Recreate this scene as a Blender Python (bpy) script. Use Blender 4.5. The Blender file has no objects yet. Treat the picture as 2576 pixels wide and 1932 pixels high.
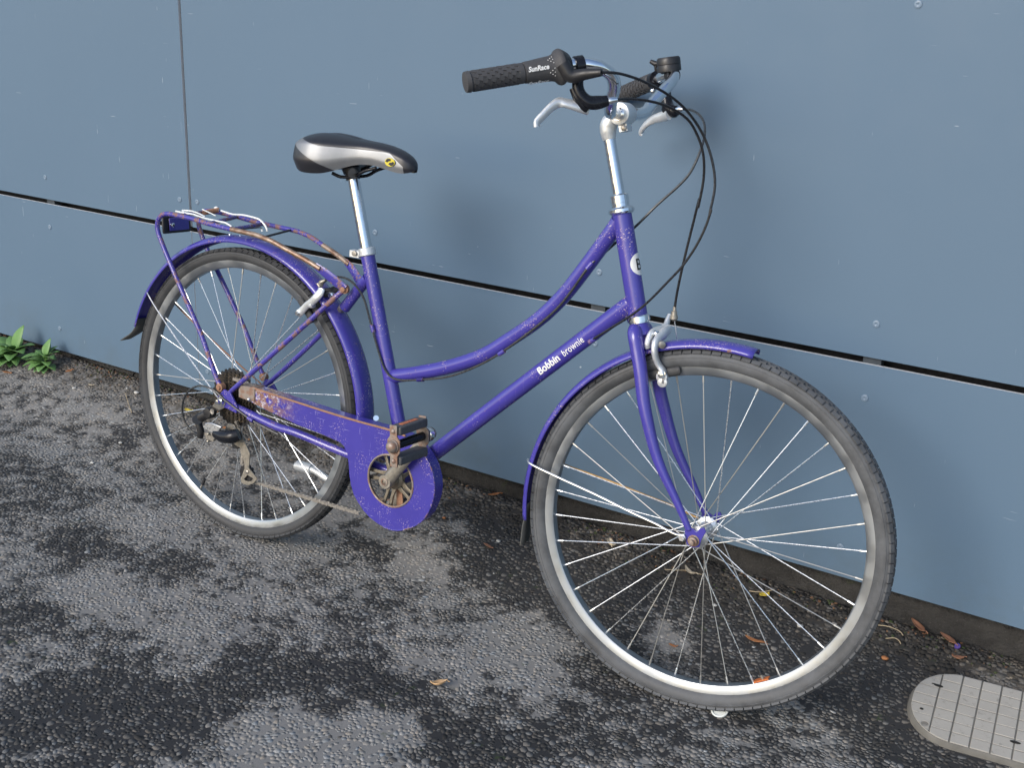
import bpy, math, random
import numpy as np
from mathutils import Vector, Matrix, noise
from mathutils.geometry import tessellate_polygon, delaunay_2d_cdt
random.seed(4); rng = np.random.default_rng(7)
S = bpy.context.scene; COL = S.collection
V = Vector; PI = math.pi

# ------------------------------------------------------------------ camera
CAM = V((2.5241, -2.2866, 1.3017)); PITCH, YAW, ROLL = 1.2421, .5643, .0350
ROT = Matrix.Rotation(YAW, 3, 'Z') @ Matrix.Rotation(PITCH, 3, 'X') @ Matrix.Rotation(ROLL, 3, 'Z')
FPX, PW, PH = 3000.0, 2576, 1932
cd = bpy.data.cameras.new('camera'); cam = bpy.data.objects.new('camera', cd); COL.objects.link(cam)
cam.matrix_world = Matrix.Translation(CAM) @ ROT.to_4x4()
cd.sensor_width = 36; cd.lens = 36 * FPX / PW; cd.clip_start = .05; cd.clip_end = 500
S.camera = cam
# ------------------------------------------------------------------ sky and sun (bright hazy sky, light from behind the camera)
SUN = V((-.22, -.84, .50)).normalized()
w = bpy.data.worlds.new('World'); S.world = w; w.use_nodes = True
nt = w.node_tree; bg = nt.nodes['Background']
sky = nt.nodes.new('ShaderNodeTexSky'); sky.sky_type = 'NISHITA'; sky.sun_disc = False
sky.sun_elevation = math.asin(SUN.z); sky.sun_rotation = math.atan2(SUN.x, SUN.y)
sky.air_density = 1.0; sky.dust_density = 1.7; sky.ozone_density = 1.0
nt.links.new(sky.outputs[0], bg.inputs[0]); bg.inputs[1].default_value = .15
sd = bpy.data.lights.new('sun', 'SUN'); sd.energy = 1.15; sd.angle = math.radians(26); sd.color = (1, .97, .93)
so = bpy.data.objects.new('sun', sd); COL.objects.link(so); so.rotation_euler = SUN.to_track_quat('Z', 'Y').to_euler(); so.location = (0, -4, 5)
S.view_settings.view_transform = 'Standard'; S.view_settings.look = 'None'; S.view_settings.gamma = 1
S.view_settings.use_curve_mapping = False; S.view_settings.exposure = .62

# ------------------------------------------------------------------ measuring frames (pixel of the photograph + a known plane -> point in the place)
def ray(px): return ROT @ V(((px[0] - PW / 2) / FPX, -(px[1] - PH / 2) / FPX, -1))
def hit(px, o, n):
    d = ray(px); return CAM + d * ((o - CAM).dot(n) / d.dot(n))
class Frame:
    def __init__(s, o, x, y, z): s.o, s.x, s.y, s.z = V(o), V(x).normalized(), V(y).normalized(), V(z).normalized()
    def p(s, px, w=0): return hit(px, s.o + s.z * w, s.z)
    def l(s, a, b, w=0): return s.o + s.x * a + s.y * b + s.z * w
    def inv(s, P):
        q = P - s.o; return (q.dot(s.x), q.dot(s.y), q.dot(s.z))
    def mir(s, P):
        a, b, w_ = s.inv(P); return s.l(a, b, -w_)
RF = Frame((.5892, -.3991, .3537), (1, .0049, 0), (-.0004, .0830, .9965), (.0049, -.9965, .0830))       # rear wheel plane = frame plane
FF = Frame((1.7479, -.3762, .3291), (.9926, .1218, 0), (-.0125, .1021, .9947), (.1212, -.9873, .1029))   # turned front wheel
SF = Frame((1.4816, -.3383, 1.0312), (.9495, .1455, .2779), (-.2910, .0780, .9535), (.1170, -.9863, .1164))  # steering axis
def wall_at(px, y=0): return hit(px, V((0, y, 0)), V((0, 1, 0)))
def gz(x, y):
    xx = min(max(x, -3), 5); z = .009 - .0206 * (xx - .589)
    t = min(max((y + .36) / .36, 0), 1); z += .055 * t * t * (3 - 2 * t) + .016 * math.exp(-(y / .05) ** 2)
    return z
def ground_at(px, dz=0):
    z = 0.0
    for _ in range(8):
        P = hit(px, V((0, 0, z + dz)), V((0, 0, 1))); z = gz(P.x, P.y)
    return V((P.x, P.y, z + dz))
def prad(wpx, P):
    d = -((ROT.transposed() @ (P - CAM)).z); return wpx * .5 * d / FPX

# ------------------------------------------------------------------ mesh helper
def cat(pts, n=6):
    P = [V(p) for p in pts]; P = [P[0] * 2 - P[1]] + P + [P[-1] * 2 - P[-2]]; out = []
    for i in range(1, len(P) - 2):
        for k in range(n):
            t = k / n; a, b, c, d = P[i - 1:i + 3]
            out.append(.5 * ((2 * b) + (c - a) * t + (2 * a - 5 * b + 4 * c - d) * t * t + (3 * b - a - 3 * c + d) * t ** 3))
    out.append(P[-2]); return out
def lerpr(rs, n):
    m = len(rs) - 1; return [rs[min(int(i / (n - 1) * m), m - 1)] + (rs[min(int(i / (n - 1) * m), m - 1) + 1] - rs[min(int(i / (n - 1) * m), m - 1)]) * (i / (n - 1) * m - min(int(i / (n - 1) * m), m - 1)) for i in range(n)]
def perp(a):
    a = a.normalized(); b = V((0, 0, 1)) if abs(a.z) < .8 else V((1, 0, 0)); return a.cross(b).normalized()
class MB:
    def __init__(s): s.v, s.f, s.m = [], [], []
    def add(s, vs, fs, mi=0):
        o = len(s.v); s.v += [tuple(x) for x in vs]; s.f += [tuple(i + o for i in f) for f in fs]; s.m += [mi] * len(fs); return s
    def tube(s, pts, r, seg=12, mi=0, closed=False, flat=None, cap=True):
        P = [V(p) for p in pts]; n = len(P); rs = r if isinstance(r, (list, tuple)) else [r] * n
        if len(rs) != n: rs = lerpr(rs, n)
        T = []
        for i in range(n):
            a = P[(i - 1) % n] if closed or i else P[0]; b = P[(i + 1) % n] if closed or i < n - 1 else P[-1]; T.append((b - a).normalized())
        u = perp(T[0]) if flat is None else (flat[0] - T[0] * flat[0].dot(T[0])).normalized()
        vs = []
        for i in range(n):
            if flat is None: u = (u - T[i] * u.dot(T[i])).normalized()
            else: u = (flat[0] - T[i] * flat[0].dot(T[i])).normalized()
            w_ = T[i].cross(u); k = flat[1] if flat else 1
            vs += [P[i] + (u * math.cos(a) * k + w_ * math.sin(a)) * rs[i] for a in [2 * PI * j / seg for j in range(seg)]]
        fs = []
        for i in range(n if closed else n - 1):
            for j in range(seg):
                a, b = i * seg + j, i * seg + (j + 1) % seg; c = ((i + 1) % n) * seg; fs.append((a, b, c + (j + 1) % seg, c + j))
        if cap and not closed: fs += [tuple(range(seg))[::-1], tuple((n - 1) * seg + j for j in range(seg))]
        return s.add(vs, fs, mi)
    def lathe(s, c, ax, prof, seg=24, mi=0, closed=False, ref=None):
        ax = V(ax).normalized(); u = perp(ax) if ref is None else (ref - ax * ref.dot(ax)).normalized(); w_ = ax.cross(u); vs = []
        for t, r in prof: vs += [V(c) + ax * t + (u * math.cos(2 * PI * j / seg) + w_ * math.sin(2 * PI * j / seg)) * r for j in range(seg)]
        fs = []; n = len(prof)
        for i in range(n if closed else n - 1):
            k = (i + 1) % n
            for j in range(seg): fs.append((i * seg + j, i * seg + (j + 1) % seg, k * seg + (j + 1) % seg, k * seg + j))
        if not closed: fs += [tuple(range(seg))[::-1], tuple((n - 1) * seg + j for j in range(seg))]
        return s.add(vs, fs, mi)
    def prism(s, poly, d, mi=0, hole=None):
        n = len(poly); A = [V(p) for p in poly]; D = V(d)
        if hole:
            H = [V(p) for p in hole]; m = len(H); vs = A + H + [p + D for p in A] + [p + D for p in H]; o = n + m
            nm = (A[1] - A[0]).cross(A[2] - A[0]); q = D.normalized(); e1 = perp(q); e2 = q.cross(e1)
            flat = lambda L_: [V((p.dot(e1), p.dot(e2), 0)) for p in L_]
            tr = [tuple(t) for t in tessellate_polygon([flat(A), flat(H)])]
            fs = tr + [tuple(i + o for i in t)[::-1] for t in tr]
            fs += [(i, i + o, (i + 1) % n + o, (i + 1) % n) for i in range(n)] + [(n + i, n + (i + 1) % m, n + (i + 1) % m + o, n + i + o) for i in range(m)]
        else:
            vs = A + [p + D for p in A]; fs = [tuple(range(n)), tuple(i + n for i in range(n))[::-1]] + [(i, i + n, (i + 1) % n + n, (i + 1) % n) for i in range(n)]
        return s.add(vs, fs, mi)
    def box(s, c, x, y, z, mi=0):
        c, x, y, z = V(c), V(x), V(y), V(z)
        vs = [c + x * i + y * j + z * k for k in (-1, 1) for j in (-1, 1) for i in (-1, 1)]
        return s.add(vs, [(0, 2, 3, 1), (4, 5, 7, 6), (0, 1, 5, 4), (2, 6, 7, 3), (0, 4, 6, 2), (1, 3, 7, 5)], mi)
    def ball(s, c, r, seg=12, sc=None, ax=V((0, 0, 1)), mi=0):
        k = seg // 2; return s.lathe(c, ax, [(-r * math.cos(PI * i / k) * (sc or 1), max(r * math.sin(PI * i / k), r * .01)) for i in range(k + 1)], seg, mi)
    def build(s, name, mats, parent=None, smooth=38, bevel=0, base=V((0, 0, 0)), solid=0, recalc=True):
        me = bpy.data.meshes.new(name); b = V(base)
        if parent is not None: b = parent.matrix_world_base if False else BASE.get(parent.name, V((0, 0, 0)))
        me.from_pydata([tuple(V(p) - b) for p in s.v], [], s.f)
        for m in (mats if isinstance(mats, (list, tuple)) else [mats]): me.materials.append(m)
        if len(set(s.m)) > 1: me.polygons.foreach_set('material_index', s.m)
        if recalc:
            import bmesh
            bm = bmesh.new(); bm.from_mesh(me); bmesh.ops.recalc_face_normals(bm, faces=bm.faces); bm.to_mesh(me); bm.free()
        if smooth:
            me.polygons.foreach_set('use_smooth', [True] * len(me.polygons)); me.set_sharp_from_angle(angle=math.radians(smooth))
        o = bpy.data.objects.new(name, me); COL.objects.link(o)
        if parent is not None: o.parent = parent; BASE[o.name] = b
        else: o.location = b; BASE[o.name] = b
        if solid:
            md = o.modifiers.new('solid', 'SOLIDIFY'); md.thickness = solid; md.offset = 0
        if bevel:
            md = o.modifiers.new('bevel', 'BEVEL'); md.width = bevel; md.segments = 2; md.limit_method = 'ANGLE'; md.angle_limit = math.radians(40)
        return o
BASE = {}
def tag(o, label=None, cat=None, group=None, kind=None):
    for k, v_ in (('label', label), ('category', cat), ('group', group), ('kind', kind)):
        if v_: o[k] = v_
    return o
def thing(name, loc, label, cat, group=None):
    o = bpy.data.objects.new(name, None); o.empty_display_size = .1; COL.objects.link(o); o.location = loc; BASE[o.name] = V(loc)
    return tag(o, label, cat, group)
def put(name, me, parent, M):
    o = bpy.data.objects.new(name, me); COL.objects.link(o); o.parent = parent
    o.matrix_local = Matrix.Translation(-BASE[parent.name]) @ M; BASE[o.name] = BASE[parent.name]; return o
def basis(P, x, y, z): return Matrix(((x.x, y.x, z.x, P.x), (x.y, y.y, z.y, P.y), (x.z, y.z, z.z, P.z), (0, 0, 0, 1)))

# ------------------------------------------------------------------ materials
class N:
    def __init__(s, name):
        s.m = bpy.data.materials.new(name); s.m.use_nodes = True; s.t = s.m.node_tree; s.b = s.t.nodes['Principled BSDF']; s.co = s.t.nodes.new('ShaderNodeTexCoord').outputs['Object']
    def n(s, kind, **kw):
        o = s.t.nodes.new(kind)
        for k, v_ in kw.items():
            if k in o.inputs and not hasattr(o, k): o.inputs[k].default_value = v_
            else: setattr(o, k, v_)
        return o
    def L(s, a, b): s.t.links.new(a, b)
    def noise(s, scale, detail=4, rough=.6, vec=None, dist=0):
        o = s.n('ShaderNodeTexNoise'); o.inputs['Scale'].default_value = scale; o.inputs['Detail'].default_value = detail; o.inputs['Roughness'].default_value = rough; o.inputs['Distortion'].default_value = dist
        s.L(vec or s.co, o.inputs['Vector']); return o.outputs['Fac']
    def map(s, scale=(1, 1, 1), rot=(0, 0, 0)):
        o = s.n('ShaderNodeMapping'); o.inputs['Scale'].default_value = scale; o.inputs['Rotation'].default_value = rot; s.L(s.co, o.inputs['Vector']); return o.outputs[0]
    def ramp(s, x, lo, hi, a=0., b=1.):
        o = s.n('ShaderNodeMapRange'); o.interpolation_type = 'SMOOTHSTEP'
        for k, v_ in zip(('From Min', 'From Max', 'To Min', 'To Max'), (lo, hi, a, b)): o.inputs[k].default_value = v_
        s.L(x, o.inputs['Value']); return o.outputs[0]
    def math(s, op, a, b):
        o = s.n('ShaderNodeMath'); o.operation = op
        for i, x in enumerate((a, b)):
            if isinstance(x, (int, float)): o.inputs[i].default_value = x
            else: s.L(x, o.inputs[i])
        return o.outputs[0]
    def mix(s, f, a, b):
        o = s.n('ShaderNodeMix'); o.data_type = 'RGBA'
        for i, x in ((0, f), (6, a), (7, b)):
            if isinstance(x, (int, float)): o.inputs[i].default_value = x
            elif isinstance(x, tuple): o.inputs[i].default_value = (*x, 1)
            else: s.L(x, o.inputs[i])
        return o.outputs[2]
    def set(s, **kw):
        for k, v_ in kw.items():
            i = s.b.inputs[k.replace('_', ' ')]
            if isinstance(v_, (int, float)): i.default_value = v_
            elif isinstance(v_, tuple): i.default_value = (*v_, 1)
            else: s.L(v_, i)
        return s
    def bump(s, h, strength=.3, dist=.002):
        o = s.n('ShaderNodeBump'); o.inputs['Strength'].default_value = strength; o.inputs['Distance'].default_value = dist; s.L(h, o.inputs['Height']); s.L(o.outputs[0], s.b.inputs['Normal']); return s
def plain(name, c, rough=.5, metal=0., var=.25, scale=60, bump=0, coat=0):
    m = N(name); f = m.noise(scale, 5); d = tuple(x * (1 - var) for x in c); l = tuple(min(x * (1 + var), 1) for x in c)
    m.set(Base_Color=m.mix(f, d, l), Roughness=m.ramp(m.noise(scale * 2.3), .3, .7, max(rough - .1, .03), min(rough + .12, 1)), Metallic=metal)
    if coat: m.set(Coat_Weight=coat)
    if bump: m.bump(f, bump)
    return m.m
RUST = ((.17, .085, .055), (.30, .165, .115))
def paint(name, rust=.2, speck=.3, scratch=.3, fade=.2, hi=None):
    m = N(name); base = m.mix(m.noise(14, 4), (.042, .035, .245), (.064, .053, .345))
    base = m.mix(m.ramp(m.noise(9, 6, .7), .58, .75, 0, fade), base, (.22, .19, .44))           # chalky bloom
    rc = m.mix(m.noise(220, 4), *RUST)
    rf = m.ramp(m.noise(44, 10, .72), .695 - rust, .765 - rust, 0, .93)
    sp = m.math('MULTIPLY', m.ramp(m.noise(330, 2, .5), .66 - .1 * speck, .70 - .1 * speck), m.ramp(m.noise(17, 3), .48, .62, 0, min(speck * 2, 1)))
    spc = m.mix(m.noise(90, 2), (.40, .22, .15), (.62, .56, .66))
    c = m.mix(sp, base, spc); c = m.mix(rf, c, rc)
    rr = m.ramp(rf, 0, 1, .24, .85)
    if scratch:
        a = m.ramp(m.noise(1, 3, .5, m.map((26, 26, 900), (.3, .5, .2))), .69, .72); b = m.ramp(m.noise(1, 3, .5, m.map((900, 26, 30), (.1, .9, .5))), .69, .72)
        g = m.math('MULTIPLY', m.math('MAXIMUM', a, b), m.ramp(m.noise(22, 3), .42, .6, 0, scratch)); c = m.mix(g, c, (.50, .46, .72))
    if hi:
        sx = m.n('ShaderNodeSeparateXYZ'); m.L(m.co, sx.inputs[0]); e_ = m.ramp(sx.outputs['X'], hi[0], hi[1], 1, 0)
        c = m.mix(m.math('MULTIPLY', e_, m.ramp(m.noise(34, 8, .75), .44, .52)), c, rc); c = m.mix(m.math('MULTIPLY', e_, m.ramp(m.noise(120, 6, .8), .52, .60)), c, (.55, .52, .58))
    m.set(Base_Color=c, Roughness=rr, Specular_IOR_Level=.5, Coat_Weight=m.ramp(rf, 0, 1, .5, 0)); m.b.inputs['Coat Roughness'].default_value = .12
    m.bump(m.math('ADD', rf, m.noise(160, 3)), .12, .001); return m.m
P_clean = paint('purple_paint', .01, .12, .10, .15)
P_worn = paint('worn_purple_paint', .07, .45, .25, .35)
P_guard = paint('mudguard_paint', .09, .45, .25, .75)
P_rack = paint('rusty_rack_paint', .19, .7, .1, .4)
P_case = paint('scratched_case_paint', .05, .35, .85, .12, (.12, .24))
M_rust = N('rust'); f_ = M_rust.noise(120, 6); M_rust.set(Base_Color=M_rust.mix(f_, (.16, .07, .04), (.42, .24, .15)), Roughness=.8).bump(f_, .4); M_rust = M_rust.m
M_rustp = N('rusty_plate'); f_ = M_rustp.noise(70, 6); M_rustp.set(Base_Color=M_rustp.mix(M_rustp.ramp(f_, .4, .6), (.22, .13, .09), (.31, .27, .24)), Roughness=.55, Metallic=M_rustp.ramp(f_, .4, .6, .1, .7)).bump(f_, .3); M_rustp = M_rustp.m
M_chrome = plain('chrome', (.78, .80, .82), .12, 1, .06, 40)
M_alu = plain('aluminium', (.62, .64, .66), .34, .9, .10, 90)
M_alupale = plain('pale_alloy', (.70, .72, .73), .42, .65, .08, 90)
M_rim = plain('rim_alloy', (.37, .395, .42), .40, .95, .05, 9)
M_spoke = plain('spoke_steel', (.80, .82, .83), .26, .85, .12, 50)
M_spoked = plain('dull_spoke_steel', (.50, .49, .46), .40, .8, .25, 50)
M_steel = plain('dull_steel', (.36, .34, .31), .42, .8, .25, 80)
M_brass = plain('grimy_steel', (.35, .325, .28), .45, .75, .3, 70)
M_black = plain('black_plastic', (.018, .018, .020), .42, 0, .3, 60)
M_gloss = plain('gloss_black', (.010, .011, .015), .20, 0, .2, 60); M_gloss.node_tree.nodes['Principled BSDF'].inputs['Specular IOR Level'].default_value = .3
M_rub = plain('black_rubber', (.042, .043, .045), .62, 0, .25, 120, .05)
M_grip = plain('grip_rubber', (.052, .052, .055), .66, 0, .2, 200, .06)
M_cable = plain('cable_sleeve', (.014, .014, .016), .32, 0, .2, 60)
M_cableg = plain('worn_cable_sleeve', (.032, .035, .038), .30, 0, .3, 60)
M_white = plain('white_print', (.78, .78, .76), .5, 0, .05)
M_blackprint = plain('black_print', (.012, .012, .014), .5, 0, .05)
M_grease = N('greasy_cog'); f_ = M_grease.noise(240, 5); M_grease.set(Base_Color=M_grease.mix(M_grease.ramp(f_, .5, .7), (.022, .018, .014), (.16, .12, .08)), Roughness=.5, Metallic=M_grease.ramp(f_, .5, .7, .2, .8)).bump(f_, .5); M_grease = M_grease.m
M_chain = N('chain_steel'); f_ = M_chain.noise(200, 4); M_chain.set(Base_Color=M_chain.mix(f_, (.30, .26, .22), (.78, .75, .70)), Roughness=.35, Metallic=.85); M_chain = M_chain.m
M_pad = plain('worn_pedal_rubber', (.075, .076, .078), .6, 0, .3, 90, .05)
M_ring = plain('tarnished_ring_steel', (.27, .24, .19), .45, .7, .4, 60)
M_orange = plain('amber_reflector', (.55, .16, .05), .3, 0, .2)
M_silver = N('silver_vinyl'); f_ = M_silver.noise(40, 5); M_silver.set(Base_Color=M_silver.mix(f_, (.36, .37, .38), (.50, .51, .52)), Roughness=.34, Metallic=.45).bump(M_silver.noise(500, 2), .08); M_silver = M_silver.m
M_sadblack = plain('saddle_vinyl', (.020, .021, .026), .36, 0, .2, 300, .05)
M_sad = N('two_tone_vinyl'); a_ = M_sad.n('ShaderNodeAttribute'); a_.attribute_name = 'trim'; k_ = M_sad.ramp(a_.outputs['Fac'], -.02, .02); M_sad.set(Base_Color=M_sad.mix(k_, M_sad.mix(M_sad.noise(90, 4), (.014, .015, .020), (.026, .027, .033)), M_sad.mix(M_sad.noise(40, 5), (.20, .21, .22), (.28, .29, .305))), Roughness=M_sad.ramp(k_, 0, 1, .34, .42), Metallic=M_sad.ramp(k_, 0, 1, 0, .5)).bump(M_sad.math('ADD', M_sad.noise(500, 2), M_sad.ramp(M_sad.math('ABSOLUTE', a_.outputs['Fac'], 0), 0, .25)), .12, .001); M_sad = M_sad.m
M_yellow = plain('yellow_print', (.62, .52, .04), .5, 0, .05)
def tyre_mat(name, dust, dark=(.020, .020, .021)):
    m = N(name); f = m.math('MULTIPLY', m.noise(11, 6, .7), 1.0)
    c = m.mix(m.ramp(f, .3, .68, dust * .35, dust), dark, (.138, .146, .156)); c = m.mix(m.ramp(m.noise(300, 3), .62, .75, 0, .35), c, (.2, .19, .18))
    m.set(Base_Color=c, Roughness=m.ramp(f, .3, .7, .5, .8)).bump(m.noise(170, 5), .2, .001); return m.m
M_tyre = tyre_mat('tyre_rubber', .30); M_tyred = tyre_mat('dusty_tyre_rubber', .78)

# ------------------------------------------------------------------ ground
m = N('asphalt_binder'); at = m.n('ShaderNodeAttribute'); at.attribute_name = 'darkness'; D = at.outputs['Fac']
vor = m.n('ShaderNodeTexVoronoi'); vor.inputs['Scale'].default_value = 210; m.L(m.co, vor.inputs['Vector'])
dry = m.mix(m.noise(5, 6), (.180, .173, .162), (.255, .246, .232)); dry = m.mix(m.ramp(m.noise(700, 3), .35, .7), dry, (.17, .165, .158)); dk = m.mix(m.noise(260, 3), (.010, .010, .011), (.034, .033, .033))
c_ = m.mix(m.ramp(m.math('ADD', D, m.ramp(m.noise(38, 6, .75), .25, .75, -.30, .42)), .22, .62), dry, dk)
ms = m.math('MULTIPLY', m.ramp(m.noise(28, 5), .62, .72), m.ramp(m.noise(4, 3), .4, .6, 0, .8)); c_ = m.mix(ms, c_, (.035, .055, .014))
at2 = m.n('ShaderNodeAttribute'); at2.attribute_name = 'silt'; c_ = m.mix(m.math('MULTIPLY', at2.outputs['Fac'], m.ramp(m.noise(60, 6, .75), .35, .62)), c_, m.mix(m.noise(90, 4), (.018, .016, .012), (.075, .062, .045)))
m.set(Base_Color=c_, Roughness=m.ramp(D, 0, 1, .9, .72)); m.bump(m.noise(420, 4), .25, .002); M_binder = m.m
m = N('asphalt_stone'); at = m.n('ShaderNodeAttribute'); at.attribute_name = 'tone'
c_ = m.n('ShaderNodeMix'); c_.data_type = 'RGBA'
tone = at.outputs['Color']; c_ = m.mix(m.ramp(m.noise(420, 4), .3, .75, 0, .45), tone, (.05, .05, .05))
m.set(Base_Color=c_, Roughness=.86, Specular_IOR_Level=.3).bump(m.noise(500, 4), .35, .001); M_stone = m.m

BL = [(59,1846,.20,.9),(235,1717,.13,.8),(353,1835,.13,.9),(558,1758,.10,.75),(59,1553,.09,.8),(147,1359,.07,.9),(264,1382,.08,.9),(423,1429,.08,.7),(617,1658,.05,.9),(720,1690,.07,.9),(823,1705,.09,1.),(840,1788,.045,1.),(940,1711,.06,.9),(882,1564,.12,.35),(1046,1764,.08,.8),(1130,1830,.05,.5),(1234,1882,.12,.8),(1150,1900,.07,.7),(1246,1435,.09,.9),(1220,1376,.10,.6),(1300,1330,.12,.8),(923,1394,.06,.6),(59,1259,.12,.6),(30,1180,.12,.4),(1146,1611,.10,.4),(1430,1480,.11,1.),(1480,1540,.08,.8),(1640,1470,.12,.9),(1770,1464,.12,.7),(1930,1530,.13,.8),(1805,1652,.10,.55),(1570,1600,.06,.8),(2050,1650,.13,.7),(2128,1729,.10,.9),(2240,1770,.10,1.1),(2226,1653,.12,.7),(2206,1827,.08,.9),(2300,1880,.08,.9),(2420,1920,.09,1.),(1335,1394,.10,.9),(1500,1690,.07,.7),(1600,1750,.08,.6),(480,1250,.07,.45),(690,1290,.08,.5),(330,1100,.12,.3),(430,1180,.10,.3),(2360,1650,.12,.7),(1450,1880,.12,.35),(1700,1850,.12,.4),(1950,1900,.12,.3),  # dark tar and fines, with contact shade at the front tyre painted in too
      (705,1876,.14,-.9),(265,1494,.09,-.8),(411,1317,.11,-.6),(1087,1423,.07,-.8),(1117,1660,.09,-.6),(1305,1611,.10,-.9),(1340,1680,.06,-.5),(1687,1570,.07,-.7),(2080,1815,.09,-.5),(235,1640,.07,-.5),(530,1610,.09,-.4),(700,1400,.08,-.5),(1000,1850,.07,-.6),(20,1700,.05,-.6),(120,1900,.04,-.5),(820,1880,.09,-.7)]
BLW = [(ground_at((a, b)), r, s) for a, b, r, s in BL]
bx = np.array([p.x for p, _, _ in BLW]); by = np.array([p.y for p, _, _ in BLW]); br = np.array([r for _, r, _ in BLW]); bs = np.array([s for *_, s in BLW])
def darkness(x, y):
    q = V((x, y, 0)); nz = noise.fractal(q * 9, 1, 2, 5) * .40 + noise.fractal(q * 26 + V((3, 1, 0)), 1, 2, 4) * .52
    nz += noise.fractal(q * 60, 1, 2, 2) * .10; e = float((bs * np.exp(-((x - bx) ** 2 + (y - by) ** 2) / br ** 2)).sum())
    t = .30 + e * .52 + nz * .70; t = .5 + (t - .47) * 1.45; return min(max(t, 0), 1)
def graded(lo, a, b, hi, step):
    core = list(np.arange(a, b + 1e-6, step)); L_, R_ = [], []; d = step
    x = a
    while x > lo: d *= 1.35; x -= d; L_.append(x)
    d = step; x = core[-1]
    while x < hi: d *= 1.35; x += d; R_.append(x)
    return L_[::-1] + core + R_
gx = graded(-120, -1.3, 3.1, 120, .014); gy = graded(-120, -2.0, .0, .02, .014); gy = [y for y in gy if y < .045] + [.06, .3]
verts = []; dv = []; sv = []
for y in gy:
    for x in gx:
        near = -1.4 < x < 3.2 and -2.1 < y
        verts.append((x, y, gz(x, y) + (noise.noise(V((x * 7, y * 7, 1))) * .0018 if near else 0)))
        dv.append(darkness(x, y) if near else .35); sv.append(math.exp(-((max(-y - .02, 0) / .075) ** 2)) if near else 0)
nx = len(gx); faces = [(j * nx + i, j * nx + i + 1, (j + 1) * nx + i + 1, (j + 1) * nx + i) for j in range(len(gy) - 1) for i in range(nx - 1)]
me = bpy.data.meshes.new('ground'); me.from_pydata(verts, [], faces); me.materials.append(M_binder)
me.attributes.new('darkness', 'FLOAT', 'POINT').data.foreach_set('value', dv); me.attributes.new('silt', 'FLOAT', 'POINT').data.foreach_set('value', sv)
me.polygons.foreach_set('use_smooth', [True] * len(me.polygons))
ground = bpy.data.objects.new('ground', me); COL.objects.link(ground); tag(ground, kind='structure')

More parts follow.
